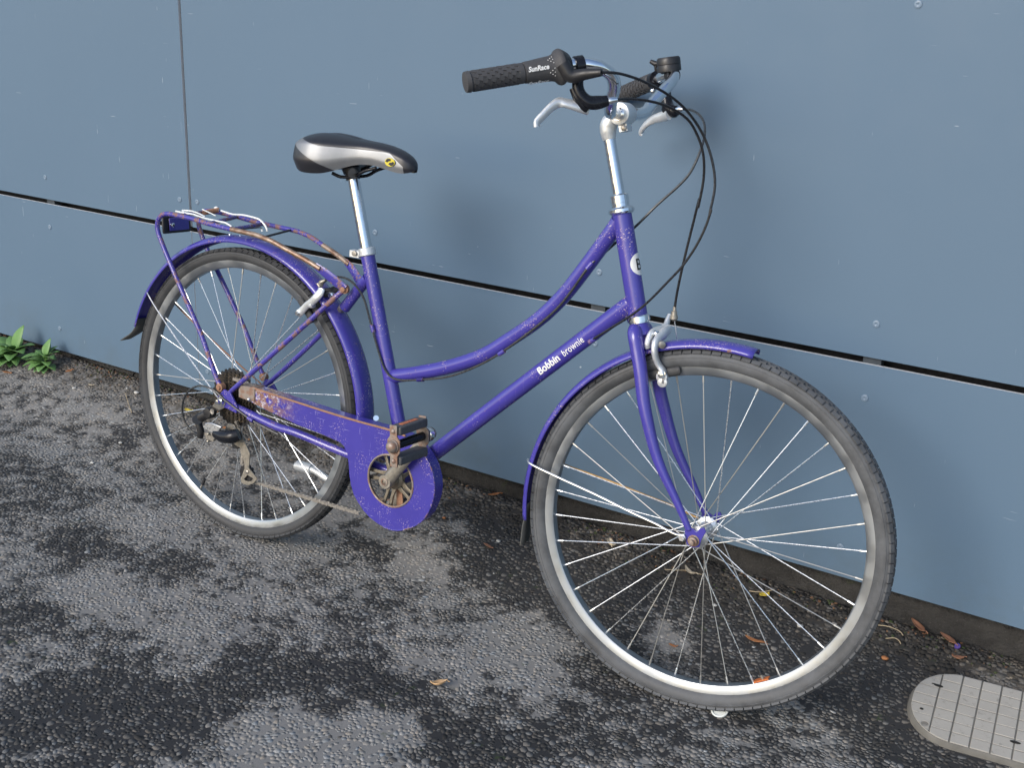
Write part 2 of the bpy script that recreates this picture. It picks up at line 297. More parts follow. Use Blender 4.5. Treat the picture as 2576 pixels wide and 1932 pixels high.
# loose-set stone chippings in the tarmac: uncountable
RT = np.array(ROT.transposed())
def chips():   # an irregular cell pattern of close-set stones (Delaunay cells), each a low flat-topped chip
    p = .0086; X, Y = np.meshgrid(np.arange(-1.3, 3.1, p), np.arange(-2.05, .03, p * .87)); X[1::2] += p / 2
    X = (X + rng.uniform(-.62, .62, X.shape) * p).ravel(); Y = (Y + rng.uniform(-.62, .62, Y.shape) * p).ravel()
    k = rng.random(len(X)) > .24; X, Y = X[k], Y[k]
    q = (np.stack([X - CAM.x, Y - CAM.y, np.full_like(X, -CAM.z)], 1)) @ RT.T
    sx = FPX * q[:, 0] / -q[:, 2]; sy = FPX * -q[:, 1] / -q[:, 2]
    k = (np.abs(sx) < PW / 2 + 220) & (np.abs(sy) < PH / 2 + 160) & (q[:, 2] < 0); X, Y = X[k], Y[k]; n = len(X)
    _, _, tri, ov, _, _ = delaunay_2d_cdt([Vector((a, b)) for a, b in zip(X, Y)], [], [], 0, 1e-7, True)
    ids = [o[0] if o else -1 for o in ov]; cells = [[] for _ in range(n)]
    for t in tri:
        i, j, l = (ids[x] for x in t); cx, cy = (X[i] + X[j] + X[l]) / 3, (Y[i] + Y[j] + Y[l]) / 3
        if max(abs(X[i] - X[j]), abs(X[j] - X[l]), abs(Y[i] - Y[j]), abs(Y[j] - Y[l])) > .05: continue
        for v_ in (i, j, l): cells[v_].append((math.atan2(cy - Y[v_], cx - X[v_]), cx, cy))
    vs, loops, sizes, tones = [], [], [], []; R_ = rng.random((n, 6)); G_ = rng.normal(0, 1, (n, 5)); ni = 0
    for i in range(n):
        c = sorted(cells[i]); m_ = len(c)
        if m_ < 3: continue
        x0 = sum(a[1] for a in c) / m_; y0 = sum(a[2] for a in c) / m_; D = min(max(darkness(x0, y0) + G_[i, 0] * .10, 0), 1)
        silt = math.exp(-(max(-y0 - .03, 0) / .07) ** 2) * (.5 + .5 * R_[i, 0])
        if R_[i, 1] < .20 * D + .40 * max(.3 - D, 0) / .3: continue
        z0 = gz(x0, y0) + noise.noise(V((x0 * 7, y0 * 7, 1))) * .0018; h_ = .0001 + .0005 * R_[i, 2] * (.15 + .9 * D) + silt * (R_[i, 3] * .005 - .001)
        f1 = 1 - (.02 + .05 * R_[i, 4] + .16 * D ** 1.5 * R_[i, 5]); tl = .008 + .045 * D; o = len(vs)
        P = [((a[1] - x0) * f1 * (1 - .07 * ((j * 7 + i * 3) % 5) / 5), (a[2] - y0) * f1 * (1 - .07 * ((j * 7 + i * 3) % 5) / 5)) for j, a in enumerate(c)]
        vs += [(x0 + a, y0 + b_, z0 - .0014) for a, b_ in P] + [(x0 + a * .93, y0 + b_ * .93, z0 + h_ + a * tl * G_[i, 1] + b_ * tl * G_[i, 2]) for a, b_ in P]
        loops += range(o + m_, o + 2 * m_); sizes.append(m_)
        for j in range(m_): loops += (o + j, o + (j + 1) % m_, o + m_ + (j + 1) % m_, o + m_ + j); sizes.append(4)
        g = .088 + .185 * (1 - D) ** 1.15; g *= 1 + (R_[i, 2] - .5) * (.16 + .65 * D); sel = (R_[i, 0] * 7919) % 1
        g = .42 if sel > .9985 else g * (1.3 if sel > .95 else .42 if sel < .46 * D else 1); wm = .015 + G_[i, 3] * .04 + silt * .10; g *= 1 - .68 * silt
        tones += [g * (1.02 + wm), g, g * (.955 - wm), 1.] * (2 * m_); ni += 1
    me = bpy.data.meshes.new('asphalt_chippings'); me.vertices.add(len(vs)); me.vertices.foreach_set('co', np.array(vs, np.float32).ravel())
    sizes = np.array(sizes); me.loops.add(len(loops)); me.loops.foreach_set('vertex_index', np.array(loops, np.int32)); me.polygons.add(len(sizes)); me.polygons.foreach_set('loop_start', np.concatenate([[0], np.cumsum(sizes)[:-1]]).astype(np.int32)); me.update(calc_edges=True)
    me.attributes.new('tone', 'FLOAT_COLOR', 'POINT').data.foreach_set('color', np.array(tones, np.float32))
    me.materials.append(M_stone); o = bpy.data.objects.new('asphalt_chippings', me); COL.objects.link(o)
    tag(o, 'small grey stone chippings set in the worn tarmac', 'stone chippings', kind='stuff'); return ni
NCH = chips()

# ------------------------------------------------------------------ wall of blue-grey cladding panels
m = N('blue_grey_cladding'); f = m.noise(1.3, 5); c_ = m.mix(f, (.080, .137, .203), (.094, .157, .229)); c_ = m.mix(m.ramp(m.noise(900, 2), .3, .7, 0, .25), c_, (.17, .235, .32))
sc = m.math('MULTIPLY', m.ramp(m.noise(1, 2, .5, m.map((160, 160, 14), (0, .35, 0))), .735, .76), m.ramp(m.noise(5, 2), .45, .6)); sc2 = m.math('MULTIPLY', m.ramp(m.noise(1, 2, .5, m.map((12, 160, 190), (0, .12, 0))), .735, .76), m.ramp(m.noise(4.1, 2), .45, .6))
dots = m.ramp(m.noise(75, 1, .4), .82, .85)
c_ = m.mix(m.math('MAXIMUM', m.math('MAXIMUM', sc, sc2), dots), c_, (.34, .40, .46))
sp = m.n('ShaderNodeSeparateXYZ'); m.L(m.n('ShaderNodeNewGeometry').outputs['Position'], sp.inputs[0])
c_ = m.mix(m.math('MULTIPLY', m.ramp(sp.outputs['Z'], .13, .32, .42, 0), m.ramp(m.noise(7, 6, .7), .35, .75)), c_, (.085, .115, .135))
m.set(Base_Color=c_, Roughness=m.ramp(m.noise(2.2, 5, .7), .3, .7, .44, .62), Specular_IOR_Level=.4).bump(m.math('ADD', m.math('MULTIPLY', m.noise(420, 3), .3), m.math('MULTIPLY', m.noise(2.5, 2), 3)), .05, .004); M_panel = m.m
M_edge = plain('raw_panel_edge', (.58, .60, .62), .6, 0, .1, 80)
M_gap = plain('black_membrane', (.006, .006, .007), .8, 0, .2)
M_batt = plain('grey_batten', (.035, .045, .055), .7, 0, .3, 30)
ZB, ZS0, ZS1 = .1275, .5980, .6128
wall = thing('clad_wall', (0, 0, 0), 'blue-grey clad wall of flat riveted panels behind the bicycle', 'wall')
for xa, xb in ((-6.4, -3.2), (-3.2, 0), (0, 3.2), (3.2, 6.4)):
    for za, zb in ((ZB, ZS0), (ZS1, 2.9)):
        lo = za == ZB; g = .0014 if lo else .0048
        b = MB(); b.box(((xa + xb) / 2, .004, (za + zb) / 2), ((xb - xa) / 2 - g, 0, 0), (0, .004, 0), (0, 0, (zb - za) / 2))
        b.m = [1] * 6
        for i, fc in enumerate(b.f):
            if sum(b.v[k][1] for k in fc) / 4 < .001: b.m[i] = 0
        b.build('panel', [M_panel, M_edge], wall, smooth=0)
MB().box((0, .060, 1.5), (6.4, 0, 0), (0, .006, 0), (0, 0, 1.41)).build('membrane', M_gap, wall, smooth=0)
for px in ((122, 510), (1500, 775), (2190, 915)):
    P = wall_at(px); MB().box((P.x, .020, 1.5), (.018, 0, 0), (0, .0118, 0), (0, 0, 1.37)).build('batten', M_batt, wall, smooth=0)
riv = MB().lathe((0, 0, 0), (0, -1, 0), [(0, .0075), (.0012, .0072), (.0020, .0055), (.0022, .0026), (.0012, .0016), (.0010, .0002)], 20)
rme = None
RV = [(113.7, 445.7), (125.5, 570.7), (452, 501.5), (496, 507.8), (150.5, 826.3), (522, 935), (943.5, 584.3), (945.5, 1054), (1507.5, 684.4), (1497, 864.6), (2204.6, 815), (2175.5, 1001.6), (2113.7, 1376.6), (930, 702), (2310, 10)]
M_riv = N('painted_rivet'); M_riv.set(Base_Color=M_riv.mix(M_riv.noise(300), (.13, .185, .255), (.18, .25, .33)), Roughness=.4); M_riv = M_riv.m
def rivet(P):
    global rme
    if rme is None:
        o = MB().add([V(x) + P for x in riv.v], riv.f).build('rivet', M_riv, wall, 50); rme = bpy.data.meshes.new('rivet')
        rme = o.data; o.data.transform(Matrix.Translation(-(P - BASE[wall.name]))); o.matrix_local = Matrix.Translation(P - BASE[wall.name]); return
    put('rivet', rme, wall, Matrix.Translation(P))
for px in RV: rivet(wall_at(px))
for x, z in ((2.95, .66), (2.95, .55), (2.95, .17), (-1.6, .66), (-1.6, .55), (-1.6, .17), (-.8, 1.5), (.55, 1.5), (1.3, 1.5), (2.1, 1.5), (2.95, 1.5)): rivet(V((x, 0, z)))

m = N('dirty_concrete'); f = m.noise(6, 7, .7); f2 = m.noise(45, 6, .7)
c_ = m.mix(m.ramp(f, .3, .7), (.016, .0155, .0150), (.056, .053, .049)); c_ = m.mix(m.ramp(f2, .45, .75, 0, .7), c_, (.018, .016, .014)); c_ = m.mix(m.ramp(m.noise(300, 3), .62, .72, 0, .5), c_, (.16, .15, .14))
ms = m.math('MULTIPLY', m.ramp(m.noise(30, 5), .58, .68), m.ramp(m.noise(3, 3), .5, .65, 0, .7)); c_ = m.mix(ms, c_, (.05, .065, .02))
m.set(Base_Color=c_, Roughness=.9).bump(m.math('ADD', f2, m.noise(190, 4)), .9, .008); M_conc = m.m
kerb = thing('concrete_kerb', (0, .1, .05), 'dirty brown-grey concrete kerb along the foot of the clad wall', 'kerb')
xs = [-6.3, -3.2, -1.3, -.33, -.055, 2.5, 4.5, 6.3]
for a, b_ in zip(xs, xs[1:]):
    b = MB(); nn = max(int((b_ - a) / (.008 if -1.4 < a < 2.6 and b_ - a < 3 else .05)), 2); prof = [(.040, -.12), (.034, -.02)] + [(.033, .004 * i) for i in range(24)] + [(.035, .098), (.042, .108), (.15, .112), (.15, -.12)]
    vs = []
    for i in range(nn + 1):
        x = a + .003 + (b_ - a - .006) * i / nn
        for y, z in prof: vs.append((x, y + (noise.noise(V((x * 11, z * 30, 5))) * .004 + noise.fractal(V((x * 45, z * 60, 7)), 1, 2, 3) * .0032 if y < .1 else 0), z + noise.noise(V((x * 14, y * 30, 2))) * .0025))
    k = len(prof); fs = [(i * k + j, i * k + (j + 1) % k, (i + 1) * k + (j + 1) % k, (i + 1) * k + j) for i in range(nn) for j in range(k)] + [tuple(range(k)), tuple(nn * k + j for j in range(k))]
    b.add(vs, fs).build('kerb_block', M_conc, kerb, 50)

# ------------------------------------------------------------------ bicycle
R0 = RF.l(0, -.346)
bike = thing('bicycle', R0, 'purple step-through bicycle with rusty rear rack leaning against the blue-grey wall', 'bicycle')
def part(mb, name, mats, parent=None, **k): return mb.build(name, mats, parent or bike, **k)
R, F, G = RF.p, FF.p, SF.p

# --- wheels
def wheel(fr, tmat, hw, flange, axle, phase, valve_deg, dull=0.0, fat=1.0, tread_h=.0026):
    c, ax = fr.o, fr.z
    hub = MB()
    fl = flange; prof = [(-hw - .006, .008), (-hw - .004, .012), (-hw - .002, fl), (-hw + .002, fl), (-hw + .006, .0135), (0, .0118), (hw - .006, .0135), (hw - .002, fl), (hw + .002, fl), (hw + .004, .012), (hw + .006, .008)]
    hub.lathe(c, ax, prof, 32); hub.lathe(c, ax, [(-axle, .0048), (axle, .0048)], 12)
    for s in (-1, 1): hub.lathe(c + ax * s * (hw + .004), ax * s, [(0, .0085), (.008, .0085), (.011, .006)], 16)
    H = part(hub, 'wheel', M_alu)
    def pt(a, r, t): return c + (fr.x * math.cos(a) + fr.y * math.sin(a)) * r + ax * t
    rp = [(.3175, -.0125), (.3185, -.0118), (.3175, -.0100), (.311, -.0098), (.3075, -.004), (.3075, .004), (.311, .0098), (.3175, .0100), (.3185, .0118), (.3175, .0125), (.3040, .0112), (.3005, .0090), (.2990, .0), (.3005, -.0090), (.3040, -.0112)]
    seg = 160; b = MB(); vs = [pt(2 * PI * i / seg, r, t) for i in range(seg) for r, t in rp]; k = len(rp)
    part(b.add(vs, [(i * k + j, i * k + (j + 1) % k, ((i + 1) % seg) * k + (j + 1) % k, ((i + 1) % seg) * k + j) for i in range(seg) for j in range(k)]), 'rim', M_rim, H, smooth=30)
    tp = [(.3160, -.0108), (.3195, -.0145), (.3245, -.0178), (.3300, -.0188), (.3350, -.0180), (.3392, -.0150), (.3420, -.0095), (.3432, -.003), (.3432, .003), (.3420, .0095), (.3392, .0150), (.3350, .0180), (.3300, .0188), (.3245, .0178), (.3195, .0145), (.3160, .0108), (.313, .006), (.313, -.006)]
    tp = [(.316 + (r - .316) * fat, t * (1 + (fat - 1) * .6)) for r, t in tp]; kf = lambda r: .316 + (r - .316) * fat
    b = MB(); vs = [pt(2 * PI * i / seg, r, t) for i in range(seg) for r, t in tp]; k = len(tp)
    b.add(vs, [(i * k + j, i * k + (j + 1) % k, ((i + 1) % seg) * k + (j + 1) % k, ((i + 1) % seg) * k + j) for i in range(seg) for j in range(k)])
    for s in (-1, 1):   # moulded sidewall rib
        b.lathe(c, ax, [(s * .0186 * (1 + (fat - 1) * .6), kf(r)) for r in (.3316, .3334)] + [(s * .0192 * (1 + (fat - 1) * .6), kf(r)) for r in (.3330, .3320)], 120, closed=True)
    nb = 118
    for i in range(nb):
        a = 2 * PI * i / nb; tx = fr.y * math.cos(a) - fr.x * math.sin(a); rd = fr.x * math.cos(a) + fr.y * math.sin(a)
        for s in (-1, 1):
            q = pt(a, kf(.3398), s * .0140 * (1 + (fat - 1) * .6)); nrm = (rd * .80 + ax * s * .60).normalized(); sd_ = ax * .80 - rd * .60 * s
            b.box(q, tx * .0080, sd_ * .0042, nrm * (.0026 + tread_h * .4))
            a2 = a + PI / nb * (1 if s > 0 else .4); tx2 = fr.y * math.cos(a2) - fr.x * math.sin(a2); rd2 = fr.x * math.cos(a2) + fr.y * math.sin(a2)
            b.box(pt(a2, kf(.3430), s * .0052), tx2 * .0062 + ax * s * .001, ax * .0036, rd2 * .0027)
    part(b, 'tyre', tmat, H, smooth=32)
    L0 = None
    for i in range(36):
        s = 1 if i % 2 else -1; j = i // 2; ar = phase + 2 * PI * i / 36; d = 1 if j % 2 else -1
        ah = ar + d * math.radians(62); A_ = pt(ah, fl - .0035, s * (hw + (.0022 if d > 0 else -.0022))); B_ = pt(ar, .3000, s * .002)
        if L0 is None:
            L0 = (B_ - A_).length; mm = MB(); mm.tube([(0, 0, 0), (0, 0, L0 - .012)], .00105, 7); mm.tube([(0, 0, L0 - .014), (0, 0, L0 - .012), (0, 0, L0 + .002)], [.0016, .0021, .0019], 8)
            src = []
            for mt in (M_spoke, M_spoked):
                me = bpy.data.meshes.new('spoke'); me.from_pydata(mm.v, [], mm.f); me.materials.append(mt); me.polygons.foreach_set('use_smooth', [True] * len(me.polygons)); me.set_sharp_from_angle(angle=.7); src.append(me)
        z = (B_ - A_).normalized(); x = perp(z); y = z.cross(x)
        put('spoke', src[1 if random.random() < dull else 0], H, basis(A_, x, y, z) @ Matrix.Diagonal((1, 1, (B_ - A_).length / L0, 1)))
    a = math.radians(valve_deg); b = MB(); b.tube([pt(a, .300, 0), pt(a, .287, 0)], .0030, 10); b.tube([pt(a, .289, 0), pt(a, .272, 0)], [.0042, .0036], 10, 1)
    part(b, 'valve', [M_brass, M_black], H)
    return H
WR = wheel(RF, M_tyre, .030, .023, .072, math.radians(142.1), -117.7, .1)
WF = wheel(FF, M_tyred, .033, .0215, .052, math.radians(166.3), -60, .35, 1.15)
# spoke protector, sprockets on the rear hub
for k, (r, t) in enumerate(((.0665, .030), (.059, .0335), (.053, .037), (.047, .0405), (.041, .044), (.035, .0475), (.030, .051))):
    b = MB(); nt_ = int(r * 2 * PI / .0127); pl = [RF.l(math.cos(2 * PI * i / (nt_ * 4)) * (r + (0, .0035, .004, 0)[i % 4]), math.sin(2 * PI * i / (nt_ * 4)) * (r + (0, .0035, .004, 0)[i % 4]), t) for i in range(nt_ * 4)]
    part(b.prism(pl, RF.z * .002), 'sprocket', M_grease if k else M_black, WR, smooth=20)
part(MB().lathe(RF.l(0, 0, .026), RF.z, [(0, .03), (.002, .032), (.026, .027), (.0285, .019), (.032, .017), (.032, .009)], 24), 'freewheel', M_grease, WR)
part(MB().lathe(RF.l(0, 0, -.005), RF.z, [(0, .012), (.004, .022), (.02, .024), (.024, .016)], 24), 'hub_shell', M_chrome, WR)

# --- frame tubes
HTp, HBp = (1564.5, 536.8), (1605.4, 796.8); Ph, Pb = R(HTp), R(HBp); hax = (Ph - Pb).normalized()
BB = RF.l(.485, -.0705); seat_top = R((924, 636))
fr_ = MB()
tt = cat([R(p) for p in ((1556, 556), (1542, 578), (1472.8, 673.2), (1415.6, 745.6), (1353.8, 804.3), (1280.6, 854.8), (1214.8, 894.1), (1132.7, 921.9), (1050, 938.2), (993.6, 945.4), (980, 947))], 5)
fr_.tube([Pb - hax * .004, Ph], .0181, 32)
fr_.tube(tt, .0152, 20); fr_.tube([R((1590, 762)), R((1576.8, 771.2)), BB], .0170, 24)
fr_.tube([seat_top, BB], .0152, 20)
fr_.lathe(BB - RF.z * .036, RF.z, [(0, .0205), (.072, .0205)], 28)
CSR = [R((568.8, 1008), .062), R((594.3, 1024.2), .060), R((640, 1047), .0565), R((698.5, 1074.3), .052), R((747.7, 1090), .047), R((864.3, 1138.6), .033), BB + RF.z * .022]
for ml in (0, 1):
    q = [RF.mir(p) for p in CSR] if ml else CSR
    fr_.tube(cat(q, 4), [.0075, .0088, .0095, .0095, .0095, .0095, .0095], 14)
wb = R((868, 772)); fr_.tube([R((925, 700)), R((905, 724)), R((880, 757)), R((868, 773))], .0125, 18)
STY = [R((868, 727), .024), R((850, 742), .028), R((820, 769), .038), R((730, 851), .055), R((640, 932), .062), R((586, 980), .064), R((566, 1000), .064)]
frame = part(fr_, 'frame', P_worn)
for ml in (0, 1):
    q = [RF.mir(p) for p in STY] if ml else STY; st = MB().tube(cat(q, 4), [.0058, .0060, .0060, .0060, .0060, .0056, .0045], 14)
    part(st, 'seat_stay', P_rack if not ml else P_worn, frame)
    s = -1 if ml else 1; e = R((868, 727), .024); e = RF.mir(e) if ml else e
    part(MB().lathe(e - RF.z * s * .004, RF.z * s, [(0, .010), (.007, .010), (.0075, .0065), (.013, .006), (.014, .003)], 14), 'stay_bolt', M_rust, frame)
    w0 = s * .066; dp = [RF.l(a, b_, w0) for a, b_ in ((-.014, .010), (-.014, -.009), (-.004, -.014), (.014, -.015), (.044, -.020), (.048, -.006), (.024, .024), (.004, .028), (-.004, .020))]
    part(MB().prism(dp, RF.z * s * .005), 'dropout', P_worn, frame, bevel=.0008)
    part(MB().lathe(RF.l(0, 0, w0 + s * .005), RF.z * s, [(0, .0125), (.002, .0125), (.0022, .0098), (.0095, .0092), (.010, .0055), (.018, .0052), (.0185, .003)], 6 if 0 else 16), 'axle_nut', M_chrome, frame)
part(MB().lathe(R((868, 773)) , (R((868, 773)) - R((880, 757))).normalized(), [(-.004, .0126), (.002, .0126), (.004, .009)], 16), 'stay_cap', P_worn, frame)
bp_ = R((857, 779)); part(MB().tube([bp_, bp_ + (R((857, 779)) - R((866, 766))) * 1.2], [.005, .0045], 10).tube([R((866, 766)), R((857, 779)), R((853, 788))], [.008, .008, .004], 10), 'guard_bolt', M_steel, frame)
# cable guides
def clip(P, d, r, mat=P_rack, L=.008): part(MB().tube([P - d * L, P + d * L], r, 12), 'cable_guide', mat, frame)

# --- writing
def text_mesh(txt, size, bold=0.0, shear=0.0, space=1.0):
    cu = bpy.data.curves.new('t', 'FONT'); cu.body = txt; cu.size = size; cu.offset = bold; cu.shear = shear; cu.space_character = space; cu.resolution_u = 3; cu.align_x = 'LEFT'
    o = bpy.data.objects.new('t', cu); COL.objects.link(o); dg = bpy.context.evaluated_depsgraph_get(); me = o.evaluated_get(dg).to_mesh()
    v_ = [tuple(x.co) for x in me.vertices]; f = [tuple(p.vertices) for p in me.polygons]; o.evaluated_get(dg).to_mesh_clear(); bpy.data.objects.remove(o); return v_, f
def refine(v_, f, h):   # split long edges so letters bend round tubes
    import bmesh
    bm = bmesh.new(); vv = [bm.verts.new(x) for x in v_]
    for q in f:
        try: bm.faces.new([vv[i] for i in q])
        except ValueError: pass
    bmesh.ops.triangulate(bm, faces=bm.faces)
    for _ in range(4):
        ed = [e for e in bm.edges if e.calc_length() > h]
        if not ed: break
        bmesh.ops.subdivide_edges(bm, edges=ed, cuts=1)
    bm.verts.index_update(); r = [tuple(x.co) for x in bm.verts], [tuple(q.index for q in p.verts) for p in bm.faces]; bm.free(); return r
def wrap(v_, f, o, ax, face, r, name, mat, parent, phi0=0, h=.006, lift=.0004):
    v_, f = refine(v_, f, h); ax = ax.normalized(); e1 = (face - ax * face.dot(ax)).normalized(); e2 = ax.cross(e1)
    if e2.z < 0 and abs(ax.z) < .8: e2 = -e2
    vs = [o + ax * x + (e1 * math.cos(y / r + phi0) + e2 * math.sin(y / r + phi0)) * (r + lift + z) for x, y, z in v_]
    return part(MB().add(vs, f), name, mat, parent, smooth=0, recalc=False)
dax = (R((1576.8, 771.2)) - BB).normalized(); o1 = R((1364, 932)); o1 = BB + dax * (o1 - BB).dot(dax); tocam = (CAM - o1).normalized()
o2 = R((1424, 885)); o2 = BB + dax * (o2 - BB).dot(dax)
v_, f = text_mesh('Bobbin', .0205, .0006); w1 = max(x[0] for x in v_); v_ = [(x * .058 / w1, y - .0060, z) for x, y, z in v_]; wrap(v_, f, o1, dax, tocam, .0170, 'lettering', M_white, frame, .12)
v_, f = text_mesh('brownie', .0195, .0001, 0, 1.05); w1 = max(x[0] for x in v_); v_ = [(x * .056 / w1, y - .0060, z) for x, y, z in v_]; wrap(v_, f, o2, dax, tocam, .0170, 'lettering', M_white, frame, .12)
bo = R((1586, 667)); bo = Pb + hax * (bo - Pb).dot(hax); tc = (CAM - bo).normalized(); side = hax.cross(tc).normalized(); side = side if side.dot(RF.x) > 0 else -side
def badge(v_, f, mat, lift, name):
    v_, f = refine(v_, f, .004); e1 = (tc - hax * tc.dot(hax)).normalized(); vs = []
    for x, y, z in v_:
        a = math.radians(66) + x / .0181; vs.append(bo + hax * y + (e1 * math.cos(a) + side * math.sin(a)) * (.0181 + lift))
    part(MB().add(vs, f), name, mat, frame, smooth=0, recalc=False)
badge([(0, 0, 0)] + [(.0205 * math.cos(i * PI / 24), .0205 * math.sin(i * PI / 24), 0) for i in range(48)], [(0, i + 1, (i + 1) % 48 + 1) for i in range(48)], M_white, .0004, 'head_badge')
v_, f = text_mesh('B', .030, .0003); mx = max(x[0] for x in v_); my = max(x[1] for x in v_); v_ = [(x - mx / 2 - .002, y - my / 2, z) for x, y, z in v_]; badge(v_, f, M_blackprint, .0008, 'lettering')

# --- headset
hs = MB(); hs.lathe(Ph, hax, [(-.002, .0186), (.000, .0215), (.003, .0243), (.008, .0243), (.012, .0205), (.0125, .0165), (.019, .0165), (.0195, .0170), (.033, .0170), (.035, .0150), (.036, .0125)], 28)
part(hs, 'headset', M_chrome); hs = MB(); hs.lathe(Pb, hax, [(-.013, .0165), (-.011, .0190), (-.0085, .0190), (-.008, .0215), (.001, .0215), (.003, .0190)], 28); part(hs, 'headset', M_chrome)
# --- fork
fk = MB(); crown = Pb - hax * .030
fk.lathe(Pb - hax * .013, -hax, [(0, .0165), (.004, .0178), (.012, .0205), (.020, .0205), (.022, .0185)], 24)
BR = [F(p, w_) for *p, w_ in ((1598, 826, .016), (1597, 836, .027), (1598.5, 852, .033), (1602.4, 876.6, .036), (1611, 930, .042), (1618.5, 1004.7, .047), (1629, 1060, .050), (1643.4, 1120.4, .052), (1663, 1178, .053), (1701, 1259, .053), (1733, 1333, .053))]
for ml in (0, 1):
    q = [FF.mir(p) for p in BR] if ml else BR
    fk.tube(cat(q, 5), [.0125, .0140, .0138, .0133, .013, .0122, .0115, .0105, .0095, .0075, .0062], 18)
fk.tube([FF.mir(BR[1]), BR[1]], .0135, 16)
[fk.ball(p, .0140, 14) for p in (BR[1], FF.mir(BR[1]))]
fk.tube([Pb - hax * .022, (BR[0] + FF.mir(BR[0])) / 2], .0175, 18)
fork = part(fk, 'fork', P_clean)
for s in (-1, 1):
    w0 = s * .0505; dp = [FF.l(a, b_, w0) for a, b_ in ((-.013, .024), (-.019, .016), (-.017, .004), (-.012, -.010), (0, -.014), (.012, -.010), (.014, .004), (.017, .012), (.021, .022), (.016, .029), (.009, .026), (.004, .018), (-.004, .022))]
    part(MB().prism(dp, FF.z * s * .004), 'dropout', P_clean, fork, bevel=.0007)
    part(MB().lathe(FF.l(0, 0, w0 + s * .004), FF.z * s, [(0, .0112), (.0015, .0112), (.0016, .0088), (.0085, .0084), (.009, .005), (.0155, .0048), (.016, .003)], 16), 'axle_nut', M_rustp, fork)

# --- stem and handlebar
qs = MB(); q0, q1 = Ph + hax * .03, SF.l(0, .008); qs.tube([q0, q1], .0111, 24)
stem = part(qs, 'stem', M_chrome); P0 = SF.l(.033, .036)
sb = MB(); sb.tube(cat([SF.l(0, -.004), SF.l(0, .010), SF.l(.004, .024), SF.l(.016, .034)], 4), [.0118, .0150, .0160, .0140], 20)
sb.lathe(P0 - SF.z * .021, SF.z, [(0, .0150), (.001, .0195), (.004, .0208), (.038, .0208), (.041, .0195), (.042, .0150)], 28)
sb.box(SF.l(.034, .016), SF.x * .008, SF.y * .012, SF.z * .013); part(sb, 'stem_clamp', M_alupale, stem, bevel=.002)
part(MB().lathe(SF.l(.036, .010, .012), SF.z, [(0, .006), (.004, .006), (.005, .004)], 6), 'clamp_bolt', M_steel, stem)
def zz(x, y): return (1140 + x / 3.318, 100 + y / 3.318)
HR = [P0, SF.l(.034, .036, .045), G(zz(1312, 600), .083), G(zz(1325, 480), .12), G(zz(1345, 390), .14), G(zz(1325, 300), .16), G(zz(1255, 240), .177), G(zz(1170, 212), .19), G(zz(1010, 205), .2075), G(zz(560, 278), .268), G(zz(115, 350), .331)]
HL = [P0, SF.l(.034, .036, -.045), G(zz(1597, 603), -.078), G(zz(1660, 530), -.1), G(zz(1750, 430), -.125), G(zz(1825, 340), -.15), G(zz(1838, 290), -.166), G(zz(1770, 305), -.186), G(zz(1700, 330), -.2075), SF.l(-.030, .1095, -.268), SF.l(-.0969, .1097, -.331)]
bar = part(MB().tube(cat(HL[::-1] + HR[1:], 5), .0111, 18).tube([SF.l(.034, .036, -.03), SF.l(.034, .036, .03)], .0127, 20), 'handlebar', M_chrome)
def grip(P, Q, name, n_rib=11):   # rubber sleeve from tip P towards Q
    d = (Q - P).normalized(); L = (Q - P).length; b = MB(); pr = [(-.004, .009), (-.003, .0165), (.004, .0175), (.006, .0158)]
    b.lathe(P, d, pr + [(L - .012, .0152), (L - .010, .0168), (L - .002, .0168), (L, .0148)], 28)
    u = perp(d); w_ = d.cross(u)
    for i in range(n_rib):
        t = .012 + (L - .026) * i / (n_rib - 1)
        for j in range(10):
            a = 2 * PI * (j + .5 * (i % 2)) / 10; rd = u * math.cos(a) + w_ * math.sin(a); tg = d.cross(rd)
            b.box(P + d * t + rd * .0156, (d * .85 + tg * .35).normalized() * .0042, (tg * .9 - d * .3).normalized() * .0038, rd * .0011)
    return part(b, name, M_grip, bar, smooth=30)
tipR, tipL = HR[-1], HL[-1]; gR = G(zz(585, 275), .2655); grip(tipR, gR, 'grip'); gL = HL[8] + (tipL - HL[8]) * .08; grip(tipL, gL, 'grip', 13)
# twist shifter
dR = (HR[8] - gR).normalized(); b = MB(); LL = (HR[8] - gR).length
b.lathe(gR, dR, [(0, .0150), (.001, .0172), (.006, .0178), (.012, .0180), (.030, .0195), (.046, .0205), (.053, .0225), (.058, .0280), (.0625, .0298), (.066, .0290)], 36); shift = part(b, 'twist_shifter', M_grip, bar)
part(MB().lathe(gR, dR, [(.0665, .0285), (.069, .0272), (.074, .0240), (.079, .0195), (.081, .0160)], 32), 'shifter_housing', M_black, shift)
upc = (CAM - gR).normalized()
cb = gR + dR * .079 - V((0, 0, .006)) + upc * .010
part(MB().tube(cat([cb + upc * .010 - dR * .012 + V((0, 0, .010)), G(zz(985, 300), .235), G(zz(1100, 285), .232), G(zz(1240, 270), .232)], 4), [.012, .012, .0105, .0085, .006], 14), 'cable_spout', M_black, shift)
v_, f = text_mesh('SunRace', .0112, .0004, .25); w1 = max(x[0] for x in v_); v_ = [(x * .036 / w1 + .003, y - .002, z) for x, y, z in v_]; wrap(v_, f, gR, dR, upc, .0204, 'lettering', M_white, shift, .10, .004)
v_ = [(x, y - .003, z) for x, y, z in v_]; wrap(v_, f, gR, dR, upc, .0200, 'lettering', M_white, shift, -1.05, .004)
dm = MB(); e1 = (upc - dR * upc.dot(dR)).normalized(); e2 = dR.cross(e1); e2 = e2 if e2.z > 0 else -e2
